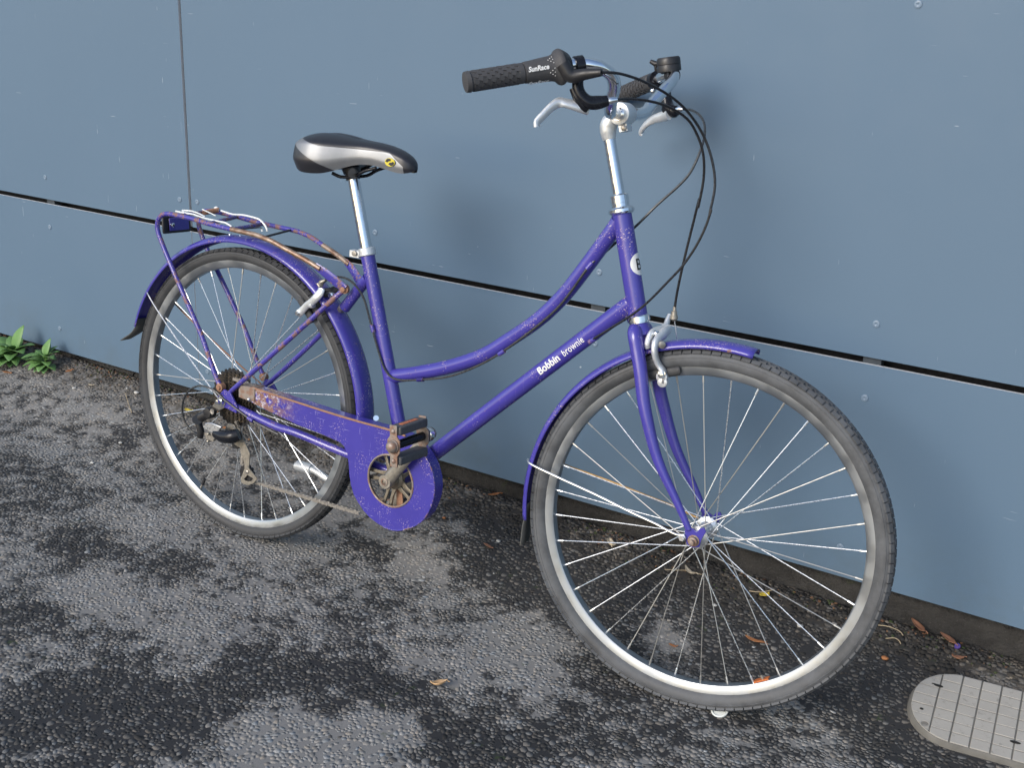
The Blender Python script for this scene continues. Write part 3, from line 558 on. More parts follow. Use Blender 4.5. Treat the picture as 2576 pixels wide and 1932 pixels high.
for ph in (.72, -.32):
    for i, (x, y) in enumerate(((0, 0), (.004, .003), (.004, -.003), (.008, .006), (.008, 0), (.008, -.006))):
        a = ph + y / .0195; nn_ = e1 * math.cos(a) + e2 * math.sin(a); dm.ball(gR + dR * (.040 + x) + nn_ * .0208, .0009, 6)
part(dm, 'print_dots', M_white, shift)
# brake levers
def lever(P_cl, pts_body, pts_blade, barrel, d):
    b = MB(); b.lathe(P_cl - d * .008, d, [(0, .0125), (.001, .0168), (.015, .0168), (.016, .0125)], 24)
    for tb, rr in pts_body: b.tube(cat(tb, 5), rr, 18, flat=(FLT, .8))
    o = part(b, 'brake_lever', M_gloss, bar, bevel=0)
    part(MB().tube(cat(pts_blade, 5), [.0110, .0102, .0092, .0084, .0080, .0078, .0084], 14, flat=(FLT, .62)), 'lever_blade', M_alupale, o)
    part(MB().tube(barrel, [.0055, .0065, .0065, .0045], 14), 'barrel_adjuster', M_chrome, o)
    return o
FLT = SF.x
lever(G(zz(1050, 215), .203), [([G(zz(1050, 290), .203), G(zz(1040, 390), .204), G(zz(1072, 470), .202), G(zz(1140, 520), .197), G(zz(1220, 520), .190), G(zz(1290, 505), .182)], [.0105, .0118, .0128, .0130, .0112, .0088]), ([G(zz(1000, 400), .207), G(zz(1040, 480), .204), G(zz(1085, 550), .199), G(zz(1125, 582), .195)], [.0080, .0105, .0105, .0070])],
      [G(zz(1120, 575), .190), G(zz(1050, 555), .203), G(zz(975, 535), .213), G(zz(890, 520), .222), G(zz(820, 560), .232), G(zz(745, 635), .243), G(zz(700, 685), .249), G(zz(700, 725), .249)],
      [G(zz(1285, 516), .182), G(zz(1300, 512), .181), G(zz(1330, 503), .178), G(zz(1370, 497), .174)], (HR[8] - HR[9]).normalized())
lever(G(zz(1690, 335), -.209), [([G(zz(1770, 380), -.205), G(zz(1780, 480), -.204), G(zz(1795, 560), -.202), G(zz(1835, 595), -.196), G(zz(1868, 588), -.190)], [.0115, .0125, .0150, .0135, .0095]), ([G(zz(1775, 570), -.203), G(zz(1790, 640), -.199)], [.011, .008])],
      [G(zz(1800, 620), -.192), G(zz(1755, 636), -.204), G(zz(1710, 650), -.212), G(zz(1660, 668), -.222), G(zz(1610, 705), -.232), G(zz(1575, 750), -.243), G(zz(1568, 770), -.247), G(zz(1580, 785), -.249)],
      [G(zz(1860, 588), -.190), G(zz(1875, 582), -.188), G(zz(1900, 575), -.186), G(zz(1925, 580), -.183)], (HL[8] - HL[9]).normalized())
# bell
bp = G(zz(1808, 285), -.172); bup = (SF.y * .97 + SF.x * .1 + SF.z * .12).normalized(); b = MB()
b.lathe(bp + bup * .004, bup, [(0, .010), (.001, .0215), (.002, .0228), (.013, .0228), (.0145, .0218), (.0150, .0228), (.024, .0226), (.028, .0200), (.0285, .002)], 32); bell = part(b, 'bell', M_black, bar)
part(MB().lathe(HL[6] - (HL[7] - HL[6]).normalized() * .002, (HL[7] - HL[6]), [(0, .0125), (.001, .0150), (.012, .0150), (.013, .0125)], 20), 'bell_clamp', M_black, bell)
part(MB().tube([bp + bup * .010 + (HL[9] - HL[7]).normalized() * .022, G(zz(1690, 250), -.178), G(zz(1690, 215), -.178)], .0035, 10).tube([G(zz(1650, 178), -.180), G(zz(1690, 200), -.178), G(zz(1728, 195), -.176)], [.004, .0055, .003], 10), 'bell_striker', M_black, bell)
part(MB().ball(G(zz(1666, 425), -.20), .0060, 12), 'lever_bolt', M_chrome, bar)

# --- cables
def S5(x, y): return (1280 + x / 3.319, 500 + y / 3.319)
cg = [G(zz(1240, 270), .232), G(zz(1330, 272), .215), G(zz(1440, 292), .19), G(zz(1600, 350), .15), G(zz(1800, 460), .10), G(zz(1950, 590), .06), G(zz(2080, 780), .03), G(zz(2160, 1000), .02), G(zz(2185, 1220), .02), G(zz(2140, 1450), .025)]
cg += [G(S5(1690, 90), .03), G(S5(1640, 240), .03), G(S5(1560, 400), .03), G(S5(1450, 560), .03), G(S5(1330, 690), .03), G(S5(1150, 872), .028), G(S5(1000, 988), .026), R(S5(880, 1062), .024), R(S5(740, 1150), .021), R(S5(690, 1182), .018)]
part(MB().tube(cat(cg, 4), .0024, 8), 'gear_cable', M_cable)
cb_ = [G(zz(1360, 497), .175), G(zz(1450, 492), .15), G(zz(1600, 503), .12), G(zz(1780, 550), .08), G(zz(1950, 655), .05), G(zz(2040, 800), .03), G(zz(2088, 960), .02), G(zz(2090, 1160), .01), G(zz(2045, 1400), .005)] + [G(S5(1590, 0), .0), G(S5(1540, 200), -.01), G(S5(1485, 420), -.015), G(S5(1432, 650), -.02), G(S5(1402, 800), -.025), F(S5(1386, 905), -.030)]
part(MB().tube(cat(cb_, 4), .0024, 8), 'brake_cable', M_cable)
cr = [G(zz(1910, 577), -.185), G(zz(1990, 586), -.165), G(zz(2060, 630), -.14), G(zz(2100, 720), -.11), G(zz(2085, 860), -.08), G(zz(2000, 1070), -.06), G(zz(1900, 1200), -.05), G(zz(1700, 1380), -.035), G(zz(1520, 1560), -.028), R((1555, 605), -.021), R((1525, 632), -.006), R((1483, 668), .014), R((1440, 728), .015), R((1400, 777), .015), R((1340, 829), .015), R((1262, 886), .015), R((1200, 921), .015), R((1130, 947), .016), R((1060, 955), .016), R((1000, 955), .017), R((972, 935), .018), R((955, 893), .019), R((940, 840), .019), R((928, 795), .02), R((915, 750), .022), R((896, 720), .025), R((875, 702), .028), R((850, 696), .03), R((828, 701), .03), R((810, 713), .03)]
part(MB().tube(cat(cr, 4), .0024, 8), 'brake_cable', M_cableg)
for px, w_ in (((1483, 668), .014), ((1262, 887), .015), ((1058, 955), .016), ((937, 826), .019), ((1490, 856), .017), ((1058, 955), .016)):
    i = min(range(len(cr)), key=lambda k: (cr[k] - R(px, w_)).length); d = (cr[min(i + 1, len(cr) - 1)] - cr[max(i - 1, 0)]).normalized()
    if px[0] == 1490: d = (R(S5(740, 1150), .02) - R(S5(690, 1182), .02)).normalized()
    clip(R(px, w_), d, .0046)
def z2(x, y): return (440 + x / 5.1846, 920 + y / 5.1846)
cd_ = [R((700, 1093), .058), R((660, 1072), .064), R(z2(970, 690), .069), R(z2(850, 600), .071), R(z2(720, 500), .074), R(z2(640, 440), .076), R(z2(545, 345), .078), R(z2(430, 283), .08), R(z2(320, 262), .08), R(z2(205, 308), .08), R(z2(122, 420), .078), R(z2(95, 580), .076), R(z2(130, 730), .074), R(z2(200, 830), .072), R(z2(275, 897), .07)]
part(MB().tube(cat(cd_, 5), .0024, 8), 'gear_cable', M_cableg)
clip(R(z2(985, 700), .069), (R(z2(985, 700), .069) - R(z2(900, 645), .069)).normalized(), .0045, P_worn)

# --- mudguards
def guard(fr, a0, a1, rr, hw_, dep, name, off=(0, 0)):
    seg = 64; pf = [(-hw_, -dep), (-hw_ * .96, -dep * .62), (-hw_ * .78, -dep * .28), (-hw_ * .42, -.0015), (0, 0), (hw_ * .42, -.0015), (hw_ * .78, -dep * .28), (hw_ * .96, -dep * .62), (hw_, -dep)]; vs = []
    for i in range(seg + 1):
        a = a0 + (a1 - a0) * i / seg; vs += [fr.l((rr + d) * math.cos(a) + off[0], (rr + d) * math.sin(a) + off[1], w_) for w_, d in pf]
    k = len(pf); return part(MB().add(vs, [(i * k + j, i * k + j + 1, (i + 1) * k + j + 1, (i + 1) * k + j) for i in range(seg) for j in range(k - 1)]), name, P_guard, solid=.0014, smooth=45)
ra = math.radians
gr = guard(RF, ra(-9), ra(163), .3745, .0265, .0150, 'mudguard'); gf = guard(FF, ra(80.5), ra(188), .3660, .0250, .0140, 'mudguard')
fa = [FF.l(.366 * math.cos(a), .366 * math.sin(a), w_) for a, w_ in ((ra(80.5), .0), (ra(188), 0))]
# mud flaps
def flap(name, pts, wd, mat, parent, n):
    b = MB(); vs = []
    for p, h in zip(pts, wd): vs += [p + n * h, p - n * h]
    part(b.add(vs, [(2 * i, 2 * i + 1, 2 * i + 3, 2 * i + 2) for i in range(len(pts) - 1)]), name, mat, parent, solid=.002)
M_flap = plain('grey_flap_rubber', (.085, .085, .08), .7, 0, .3, 60)
flap('mud_flap', cat([R((361, 800)), R((356, 818)), R((343, 836)), R((328, 846)), R((315, 854))], 3), lerpr([.020, .019, .018, .017, .015], 13), M_flap, gr, RF.z)
flap('mud_flap', cat([F((1336, 1262)), F((1330, 1290)), F((1324, 1325)), F((1321, 1352)), F((1319, 1366))], 3), lerpr([.017, .019, .020, .020, .018], 13), M_flap, gf, FF.z)
# mudguard stays
def wire(pts, r, mat, parent, name='mudguard_stay'): part(MB().tube(cat([V(p) for p in pts], 4), r, 8), name, mat, parent)
wire([R((374, 735), -.0), R((371, 737), .027), R((395, 779), .032), R((460, 876), .05), R((500, 934), .062), R((548, 1000), .074)], .0018, M_spoke, gr)
q = R((371, 737), .027); wire([RF.mir(p) for p in [q, R((395, 779), .032), R((460, 876), .05), R((548, 1000), .074)]], .0018, M_rust, gr)
fs_ = [F((1329, 1155), -.012), F((1328, 1160), .020), F((1340, 1170), .030), F((1400, 1199), .037), F((1500, 1245), .046), F((1590, 1290), .054), F((1650, 1318), .058), F((1690, 1340), .059), F((1712, 1348), .0575)]
wire(fs_, .0022, M_spoke, gf); wire([FF.mir(p) for p in fs_[1:]], .0022, plain('rusty_wire', (.42, .26, .10), .5, .5, .3), gf)
part(MB().lathe(F((1717, 1352), .056), FF.z, [(0, .0075), (.004, .0075), (.005, .0055), (.008, .0055)], 6), 'stay_bolt', M_alu, gf)
for px in ((579, 590), (605, 594)): part(MB().ball(R(px, .004), .0042, 10), 'guard_rivet', M_chrome, gr)

# --- front brake
def z3(x, y): return (1580 + x / 6.911, 760 + y / 6.911)
fb = MB(); fb.tube(cat([F(z3(700, 470), -.012), F(z3(620, 545), .006), F(z3(540, 620), .020), F(z3(478, 720), .033), F(z3(462, 850), .037), F(z3(490, 1000), .034), F(z3(545, 1110), .030), F(z3(605, 1200), .028), F(z3(610, 1290), .027)], 5), [.0100, .0115, .0110, .0105, .0092, .0080, .0078, .0095, .0105], 14, flat=(FF.x, .65))
fb.lathe(F(z3(608, 1290), .0225), FF.z, [(0, .0105), (.009, .0105), (.010, .009)], 20); fb.lathe(F(z3(620, 1380), .0225), FF.z, [(0, .0095), (.009, .0095), (.010, .008)], 20)
fbo = part(fb, 'brake_caliper', M_alupale)
b = MB(); b.tube(cat([F(z3(350, 790), .026), F(z3(345, 700), .027), F(z3(400, 560), .020), F(z3(500, 500), .006), F(z3(600, 470), -.008), F(z3(660, 400), -.018), F(z3(690, 310), -.024), F(z3(725, 215), -.029)], 5), [.0078, .0085, .0088, .0085, .0085, .0078, .0070, .0055], 14, flat=(FF.x, .7)); part(b, 'caliper_arm', M_alupale, fbo)
part(MB().lathe(F(z3(480, 545), .020), FF.z * .7 + FF.x * .7, [(0, .0062), (.006, .0060), (.008, .004)], 14), 'pivot_bolt', M_chrome, fbo)
part(MB().lathe(F(z3(575, 730), .026), FF.z * .8 + FF.x * .5, [(0, .007), (.007, .0068), (.008, .004)], 14), 'pivot_bolt', M_steel, fbo)
part(MB().lathe(F(z3(590, 1255), .031), FF.z, [(0, .0078), (.003, .0078), (.0035, .0052), (.009, .005), (.0095, .003)], 14).box(F(z3(612, 1350), .0322), FF.x * .0025, FF.y * .0075, FF.z * .0008), 'pad_bolt', [M_chrome], fbo)
for s in (1, -1):
    a = math.atan2(*[FF.inv(F(z3(640, 1245), .018))[i] for i in (1, 0)]); tg = FF.y * math.cos(a) - FF.x * math.sin(a); rd = FF.x * math.cos(a) + FF.y * math.sin(a); pc = FF.l(.3105 * math.cos(a), .3105 * math.sin(a), s * .0185)
    part(MB().tube([pc - tg * .031, pc - tg * .027, pc + tg * .027, pc + tg * .031], [.006, .0085, .0085, .006], 14, flat=(FF.z, .6)), 'brake_pad', M_rub, fbo)
part(MB().tube(cat([FF.mir(F(z3(462, 850), .037)), FF.mir(F(z3(545, 1110), .030)), FF.mir(F(z3(605, 1240), .027))], 4), [.009, .008, .010], 12, flat=(FF.x, .65)), 'caliper_arm', M_alupale, fbo)
part(MB().tube([F(z3(812, 75), -.030), F(z3(806, 150), -.030), F(z3(804, 160), -.030), F(z3(800, 225), -.030), F(z3(800, 230), -.030), F(z3(800, 290), -.030), F(z3(800, 325), -.030)], [.003, .0035, .0055, .006, .0072, .0072, .004], 14).tube([F(z3(745, 255), -.028), F(z3(800, 258), -.030)], .005, 10), 'barrel_adjuster', M_brass, fbo)
part(MB().tube([F(z3(806, 320), -.030), F(z3(852, 640), -.033)], .0010, 6), 'brake_wire', M_spoke, fbo)

# --- rear brake
def z4(x, y): return (680 + x / 8.296, 660 + y / 8.296)
rb = MB(); rb.tube(cat([R(z4(1075, 545), .030), R(z4(1035, 640), .034), R(z4(960, 730), .037), R(z4(870, 820), .036), R(z4(770, 890), .033), R(z4(690, 975), .030), R(z4(590, 1075), .029)], 4), [.0085, .0095, .0092, .0085, .0078, .0082, .0095], 14, flat=(RF.z, .6))
rb.tube([R(z4(900, 880), .034), R(z4(840, 900), .034)], [.0075, .0065], 10)
rbo = part(rb, 'brake_caliper', M_alupale)
part(MB().tube(cat([R(z4(1120, 660), .018), R(z4(1230, 640), .012), R(z4(1330, 600), .004), R(z4(1430, 580), -.004)], 4), .0085, 12).tube(cat([R(z4(1110, 590), .02), R(z4(1250, 575), .012), R(z4(1330, 545), .002)], 4), .0055, 10), 'caliper_arm', M_black, rbo)
part(MB().lathe(R(z4(1300, 680), .010), RF.z, [(0, .0075), (.008, .0072), (.010, .005)], 14), 'pivot_bolt', M_chrome, rbo)
part(MB().lathe(R(z4(600, 1055), .031), RF.z, [(0, .0068), (.003, .0068), (.0035, .0045), (.009, .0042)], 12), 'pad_bolt', M_chrome, rbo)
part(MB().tube([R(z4(700, 730), -.02), R(z4(760, 700), -.02)], .006, 10).tube([R(z4(670, 650), -.022), R(z4(700, 730), -.022)], .0032, 10), 'pad_bolt', M_alupale, rbo)
part(MB().tube(cat([R(z4(760, 705), -.024), R(z4(900, 690), -.030), R(z4(1050, 660), -.026), R(z4(1200, 640), -.006)], 4), .0075, 12), 'caliper_arm', M_alupale, rbo)
for s in (1, -1):
    a = ra(43); tg = RF.y * math.cos(a) - RF.x * math.sin(a); pc = R(z4(760, 1000), .019); pc = RF.mir(pc) if s < 0 else pc
    part(MB().tube([pc - tg * .030, pc - tg * .026, pc + tg * .026, pc + tg * .030], [.006, .0090, .0090, .006], 14, flat=(RF.z, .62)), 'brake_pad', M_rub, rbo)
part(MB().tube([R(z4(1150, 370), .03), R(z4(1080, 400), .03), R(z4(1070, 410), .03), R(z4(1055, 470), .03), R(z4(1010, 430), .03)], [.003, .0042, .006, .006, .003], 12).tube([R(z4(985, 440), .03), R(z4(1035, 510), .03)], .003, 10), 'barrel_adjuster', M_brass, rbo)

# --- rear rack
NR = [R(p, w_) for *p, w_ in ((556, 974, .066), (541, 941, .066), (511, 853.7, .064), (486.9, 796.5, .063), (453.7, 721, .062), (420.6, 642.8, .06), (398.5, 585, .06), (396.5, 560, .06), (402, 546, .06), (411, 539, .06), (422, 537.5, .06), (438, 540, .06), (481.3, 549.2, .06), (524.7, 562.2, .06), (582.5, 576.7, .06), (640.4, 589.7, .06), (664, 598.5, .06), (683.8, 606.5, .059), (722, 627.7, .055), (770, 654, .050), (806, 676, .045))]
rk = MB(); FRK = [RF.l(*[c * k for c, k in zip(RF.inv(p), (1, 1, -1.12))]) for p in NR]
rk.tube(cat(NR[:15], 4), .0056, 12); rk.tube(cat(FRK[:19], 4), .0056, 12)
rack = part(rk, 'rear_rack', P_rack)
M_bronze = N('rust_browned_steel'); f_ = M_bronze.noise(50, 6); M_bronze.set(Base_Color=M_bronze.mix(M_bronze.ramp(f_, .35, .65), (.20, .115, .075), (.36, .28, .22)), Roughness=.42, Metallic=.45).bump(M_bronze.noise(200, 4), .15); M_bronze = M_bronze.m
for q in (NR[14:], FRK[18:]): part(MB().tube(cat(q, 4), .0057, 12), 'rail_end', M_bronze, rack)
for q, s in ((NR, 1), (FRK, -1)):
    e = R((868, 727), .029); e = RF.mir(e) if s < 0 else e; p0 = q[-1] + (q[-2] - q[-1]) * .35
    part(MB().tube([p0, q[-1] + (e - q[-1]) * .2, q[-1] + (e - q[-1]) * .6, e], [.0075, .0105, .0115, .0095], 14, flat=(RF.z, .25)), 'rack_strut', P_rack, rack)
    part(MB().lathe(q[0] - RF.z * s * .007, RF.z * s, [(0, .0095), (.013, .0095), (.014, .006), (.017, .005)], 14), 'rack_eye', M_rust, rack)
def railpt(q, px, s):
    P = R(px, s * .06); return min(cat(q, 6), key=lambda p: (p - P).length)
for pa, pb in (((447, 542), (530, 524)), ((522, 561), (590, 540)), ((586, 577), (655, 556)), ((660, 597), (728, 575))):
    A_, B_ = railpt(NR, pa, 1), railpt(FRK, pb, -1); r = .0046 if pa[0] < 600 else .0026
    part(MB().tube([A_, B_], r, 10), 'cross_bar', P_rack if pa[0] < 600 else M_black, rack)
# white sprung carrier clip
def r5(x, y): return (380 + x / 6.9125, 500 + y / 6.9125)
M_clip = plain('white_coated_wire', (.72, .74, .73), .4, .2, .06)
def clipw(pts, r=.0020): part(MB().tube(cat(pts, 3), r, 8), 'spring_clip', M_clip, rack)
clipw([R(r5(430, 213), .036), R(r5(540, 238), .036), R(r5(700, 262), .034), R(r5(760, 275), .034), R(r5(960, 345), .034), R(r5(1270, 410), .034), R(r5(1330, 435), .034), R(r5(1405, 485), .034)], .0023)
clipw([R(r5(1220, 205), -.032), R(r5(1420, 268), -.032), R(r5(1600, 280), -.032), R(r5(1860, 345), -.032), R(r5(1960, 430), -.032), R(r5(2010, 510), -.032), R(r5(2022, 562), -.032)], .0023)
clipw([R(r5(545, 200), .02), R(r5(640, 205), .015), R(r5(720, 215), .015), R(r5(850, 262), .017), R(r5(940, 312), .02)])
clipw([R(r5(545, 200), .02), R(r5(590, 238), .026), R(r5(690, 262), .028)]); clipw([R(r5(890, 180), -.012), R(r5(1000, 232), -.008), R(r5(1130, 295), -.004)], .0014)
part(MB().tube([R(r5(1928, 525), -.01), R(r5(1935, 565), -.01)], .0026, 8).tube(cat([R(r5(1600, 525), .03), R(r5(1760, 510), .012), R(r5(1895, 497), -.008), R(r5(1925, 530), -.01)], 3), .0014, 6, 1), 'clip_hook', [M_clip, M_black], rack)
sp_ = []
A_, B_ = R(r5(900, 240), -.02), R(r5(1180, 195), -.055); dd = (B_ - A_); uu = perp(dd); ww = dd.normalized().cross(uu)
for i in range(120): a = i / 120 * 2 * PI * 12; sp_.append(A_ + dd * i / 120 + (uu * math.cos(a) + ww * math.sin(a)) * .0052)
part(MB().tube(sp_, .0013, 6), 'clip_spring', M_rust, rack)
part(MB().ball(R(r5(1135, 162), -.058), .0045, 10, 1.6, RF.x), 'spring_cap', M_clip, rack)
# lamp bracket under the rear of the rack
bk = MB(); bc = (R(r5(300, 450), .036) + R(r5(640, 430), -.045)) / 2; bx_ = RF.z; by_ = (RF.y * .99 - RF.x * .10)
bk.box(bc + RF.x * -.006, bx_ * .043, by_ * .021, RF.x * .0035); brk = part(bk, 'lamp_bracket', M_black, rack, bevel=.004)
part(MB().box(bc + RF.x * .001 - bx_ * .002 + by_ * .001, bx_ * .030, by_ * .015, RF.x * .0016), 'bracket_plate', P_clean, brk, bevel=.003)
part(MB().lathe(bc + RF.x * .002 + bx_ * .021, RF.x, [(0, .0058), (.004, .0055), (.006, .003)], 12), 'bracket_screw', M_chrome, brk)

# --- saddle
pst = MB().tube([R((922, 628)), R((889.2, 447))], .0128, 24); post = part(pst, 'seat_post', M_chrome)
part(MB().lathe(R((925.5, 643)), (R((889.2, 447)) - R((922, 628))), [(0, .0170), (.001, .0182), (.016, .0182), (.017, .0165)], 28).box(R((897, 638), .004), RF.x * .013, RF.y * .0075, RF.z * .0085), 'seat_clamp', M_alupale, bevel=.001)
part(MB().lathe(R((893, 637), .013), RF.z, [(0, .006), (.004, .006), (.0045, .003)], 12), 'clamp_bolt', M_steel, post)
SD = [(.168, .598, .030, .577), (.178, .609, .054, .562), (.195, .620, .074, .550), (.215, .626, .083, .545), (.240, .6285, .084, .545), (.265, .6275, .077, .547), (.290, .625, .064, .555), (.315, .622, .050, .566), (.340, .6205, .039, .573), (.370, .619, .032, .5745), (.400, .6155, .0285, .570), (.425, .609, .0260, .565), (.443, .601, .0220, .565), (.455, .591, .0150, .568), (.460, .582, .0060, .573)]
aa = np.array(SD); ss = np.linspace(0, 1, len(SD)); su = np.linspace(0, 1, 70); SDF = np.stack([np.interp(su, ss, aa[:, i]) for i in range(4)], 1)
for _ in range(3): SDF[1:-1] = (SDF[:-2] + 2 * SDF[1:-1] + SDF[2:]) / 4
K = 40; vs = []; hws = []
for a, tp_, hw_, bt in SDF:
    for j in range(K + 1):
        t = j / K * 2 - 1; s = abs(t); sg = 1 if t > 0 else -1
        if s < .62: q = s / .62; x = hw_ * .93 * math.sin(q * PI / 2 * .94); z = tp_ - (tp_ - bt) * .30 * (1 - math.cos(q * PI / 2 * .98)) + (-.004 if hw_ > .05 and q < .12 else 0) * (1 - q / .12 if q < .12 else 0)
        else: q = (s - .62) / .38; x = hw_ * (.927 + .073 * math.sin(min(q * 1.6, 1) * PI / 2) - .16 * max(q - .62, 0) / .38); z = tp_ - (tp_ - bt) * (.30 + .70 * q)
        vs.append((a, z, sg * x))
fs = []; mi = []
for i in range(len(SDF) - 1):
    for j in range(K):
        q = (i * (K + 1) + j, i * (K + 1) + j + 1, (i + 1) * (K + 1) + j + 1, (i + 1) * (K + 1) + j); fs.append(q)
        a = sum(vs[k][0] for k in q) / 4; z = sum(vs[k][1] for k in q) / 4; x = abs(sum(vs[k][2] for k in q) / 4)
        top = z > .6035 + max(.262 - a, 0) * .20 - max(a - .41, 0) * .75; rear = z < .604 - (a - .186) * .46 and a < .305
        mi.append(1 if not (top or rear or a > .4435) else 0)
b = MB(); b.add([RF.l(*p) for p in vs], fs)
b.add([RF.l(*vs[j]) for j in range(K + 1)], [tuple(range(K + 1))]); b.add([RF.l(*vs[(len(SDF) - 1) * (K + 1) + j]) for j in range(K + 1)], [tuple(range(K + 1))])
sad = part(b, 'saddle', M_sad, smooth=60, recalc=True)
def sdv(p):
    a, z, x = p; return min(.6035 + max(.262 - a, 0) * .20 - max(a - .41, 0) * .75 - z, max(z - (.604 - (a - .186) * .46), (a - .305) * .46), (.4435 - a))
n0 = len(sad.data.vertices); at = [sdv(p) for p in vs]; at += [-1] * (n0 - len(at)); sad.data.attributes.new('trim', 'FLOAT', 'POINT').data.foreach_set('value', [x * 100 for x in at])
part(MB().add([RF.l(p[0], p[1] + .006, p[2] * .93) for k in range(len(SDF)) for p in (vs[k * (K + 1)], vs[k * (K + 1) + K])], [(2 * i, 2 * i + 1, 2 * i + 3, 2 * i + 2) for i in range(len(SDF) - 1)]), 'saddle_base', M_black, sad)
def zs_(x, y): return (680 + x / 3.606, 300 + y / 3.606)
for s in (1, -1):
    rl = [R(zs_(560, 485), .03), R(zs_(640, 520), .022), R(zs_(760, 515), .021), R(zs_(850, 470), .020), R(zs_(960, 440), .014)]
    part(MB().tube(cat([RF.mir(p) if s < 0 else p for p in rl], 4), .0036, 10), 'saddle_rail', M_gloss, sad)
part(MB().lathe(R(zs_(752, 545)), (R((889.2, 447)) - R((922, 628))), [(0, .0150), (.012, .0150), (.014, .018), (.024, .020), (.030, .012)], 20).tube([R(zs_(752, 490), -.026), R(zs_(752, 490), .026)], .011, 16).tube([R(zs_(745, 470), .026), R(zs_(745, 470), .034)], .007, 8), 'seat_clamp', M_black, sad)
lp = R(zs_(1090, 388), .0262); lo_ = [(.0125 * math.cos(i * PI / 12), .0085 * math.sin(i * PI / 12)) for i in range(24)]
def onflank(x, y, lift): return RF.l(RF.inv(lp)[0] + x, RF.inv(lp)[1] + y, .0262 + lift + .03 * -x)
part(MB().add([onflank(x, y, .0022) for x, y in lo_], [tuple(range(24))]), 'emblem', M_yellow, sad, smooth=0)
part(MB().add([onflank(x, y, .0030) for x, y in ((-.011, .001), (-.007, .0065), (.001, .0075), (.003, .003), (-.003, .002), (-.006, -.001))] + [onflank(x, y, .0030) for x, y in ((-.001, -.001), (.004, 0), (.008, .002), (.0115, 0), (.0095, -.005), (.004, -.007), (-.003, -.0045))], [tuple(range(6)), tuple(range(6, 13))]), 'emblem_mark', M_blackprint, sad, smooth=0)
part(MB().tube([R(zs_(1255, 405), .010), R(zs_(1275, 445), .008)], .0035, 8), 'nose_scuff', plain('torn_foam', (.45, .33, .26), .9), sad)

# --- chain case
def zc(x, y): return (880 + x / 4.366, 980 + y / 4.366)
def zd(x, y): return (320 + x / 2.572, 880 + y / 2.572)
WO = .060; ctr = (.485, -.0705)
edge_top = [R(p, WO) for p in ((636, 975), (658, 983), (747.7, 1012.2), (825.4, 1037.5), (903.2, 1060.8), (981, 1082), (1020, 1097))]
disc = [R(p, WO) for p in ((1048, 1119), (1070, 1149.5), (1084, 1176), (1091, 1205), (1093, 1227.4), (1091, 1250), (1086, 1268), (1074.7, 1293.8), (1060, 1312), (1040.3, 1324.6), (1017.4, 1332.5), (1000, 1334.5), (983, 1332.7), (965, 1326), (948.7, 1316.7), (930, 1302), (914.4, 1285), (900, 1263), (890, 1245), (883, 1220.5), (879, 1195), (877, 1165), (873, 1140), (866, 1124))]
low = [R(p, WO) for p in ((856.6, 1113.3), (806, 1091), (747.7, 1068.5), (670, 1031.6), (636, 1014), (622, 1004))]
outline = edge_top + disc + low
hc = RF.inv(R((982, 1210), WO)); hl = []
r0 = (RF.inv(R(zc(690, 1005), WO))[0] - RF.inv(R(zc(195, 1005), WO))[0]) / 2; r1 = (RF.inv(R(zc(445, 725), WO))[1] - RF.inv(R(zc(445, 1290), WO))[1]) / 2
for i in range(40): a = 2 * PI * i / 40; hl.append(RF.l(hc[0] + r0 * math.cos(a), hc[1] + r1 * math.sin(a), WO))
b = MB(); b.prism(outline, -RF.z * .0014, hole=hl); no = len(outline)
b.prism(outline, -RF.z * .030); del b.f[-(no + 2):-no]; del b.m[-(no + 2):-no]
inn_ = [p + (RF.l(.40, -.03, WO) - p).normalized() * .0012 - RF.z * .0016 for p in outline]; b.add(inn_ + [p - RF.z * .0284 for p in inn_], [(i, (i + 1) % no, no + (i + 1) % no, no + i) for i in range(no)])
case = part(b, 'chain_case', P_case, smooth=30, recalc=False)
part(MB().tube(cat(edge_top, 4), .0024, 8), 'rolled_edge', M_rust, case)
part(MB().tube(cat(disc[1:14], 3), .0016, 8), 'rolled_edge', P_rack, case)
part(MB().tube(hl, .0024, 8, closed=True), 'hole_rim', M_rustp, case)
ep = [R(p, WO + .003) for p in ((600, 979), (606, 970), (640, 976), (640, 1010), (622, 1008), (600, 999))]
part(MB().prism(ep, -RF.z * .034), 'case_end_cap', M_rustp, case, bevel=.001)
part(MB().ball(R(z2(965, 440), WO + .005), .0045, 10), 'case_screw', M_chrome, case)
part(MB().tube([R((946, 1052), .045), R((946, 1052), .057)], .006, 10), 'case_bolt', M_chrome, case)
# --- chainring, cranks and pedals
b = MB(); C_ = RF.l(*ctr, .044); cr_ = MB()
ring = [RF.l(ctr[0] + r * math.cos(a), ctr[1] + r * math.sin(a), .043) for i in range(168) for a in [2 * PI * i / 168] for r in [.0845 + (0, .004, .004, 0)[i % 4]]]
inn = [RF.l(ctr[0] + .070 * math.cos(2 * PI * i / 60), ctr[1] + .070 * math.sin(2 * PI * i / 60), .043) for i in range(60)]
chr_ = part(MB().prism(ring, RF.z * .003, hole=inn), 'chainring', M_ring, smooth=20)
for i in range(5):
    a = ra(40 + 72 * i); rd = RF.x * math.cos(a) + RF.y * math.sin(a); tg = RF.y * math.cos(a) - RF.x * math.sin(a)
    for s in (-1, 1): part(MB().prism([C_ + rd * .018 + tg * s * .001, C_ + rd * .018 + tg * s * .013, C_ + rd * .040 + tg * s * .0105, C_ + rd * .070 + tg * s * .0135, C_ + rd * .072 + tg * s * .0045, C_ + rd * .034 + tg * s * .0035], RF.z * .005), 'spider_arm', M_ring, chr_, bevel=.001)
part(MB().lathe(C_, RF.z, [(-.004, .010), (-.002, .024), (.006, .024), (.010, .018), (.020, .015)], 24), 'spider', M_ring, chr_)
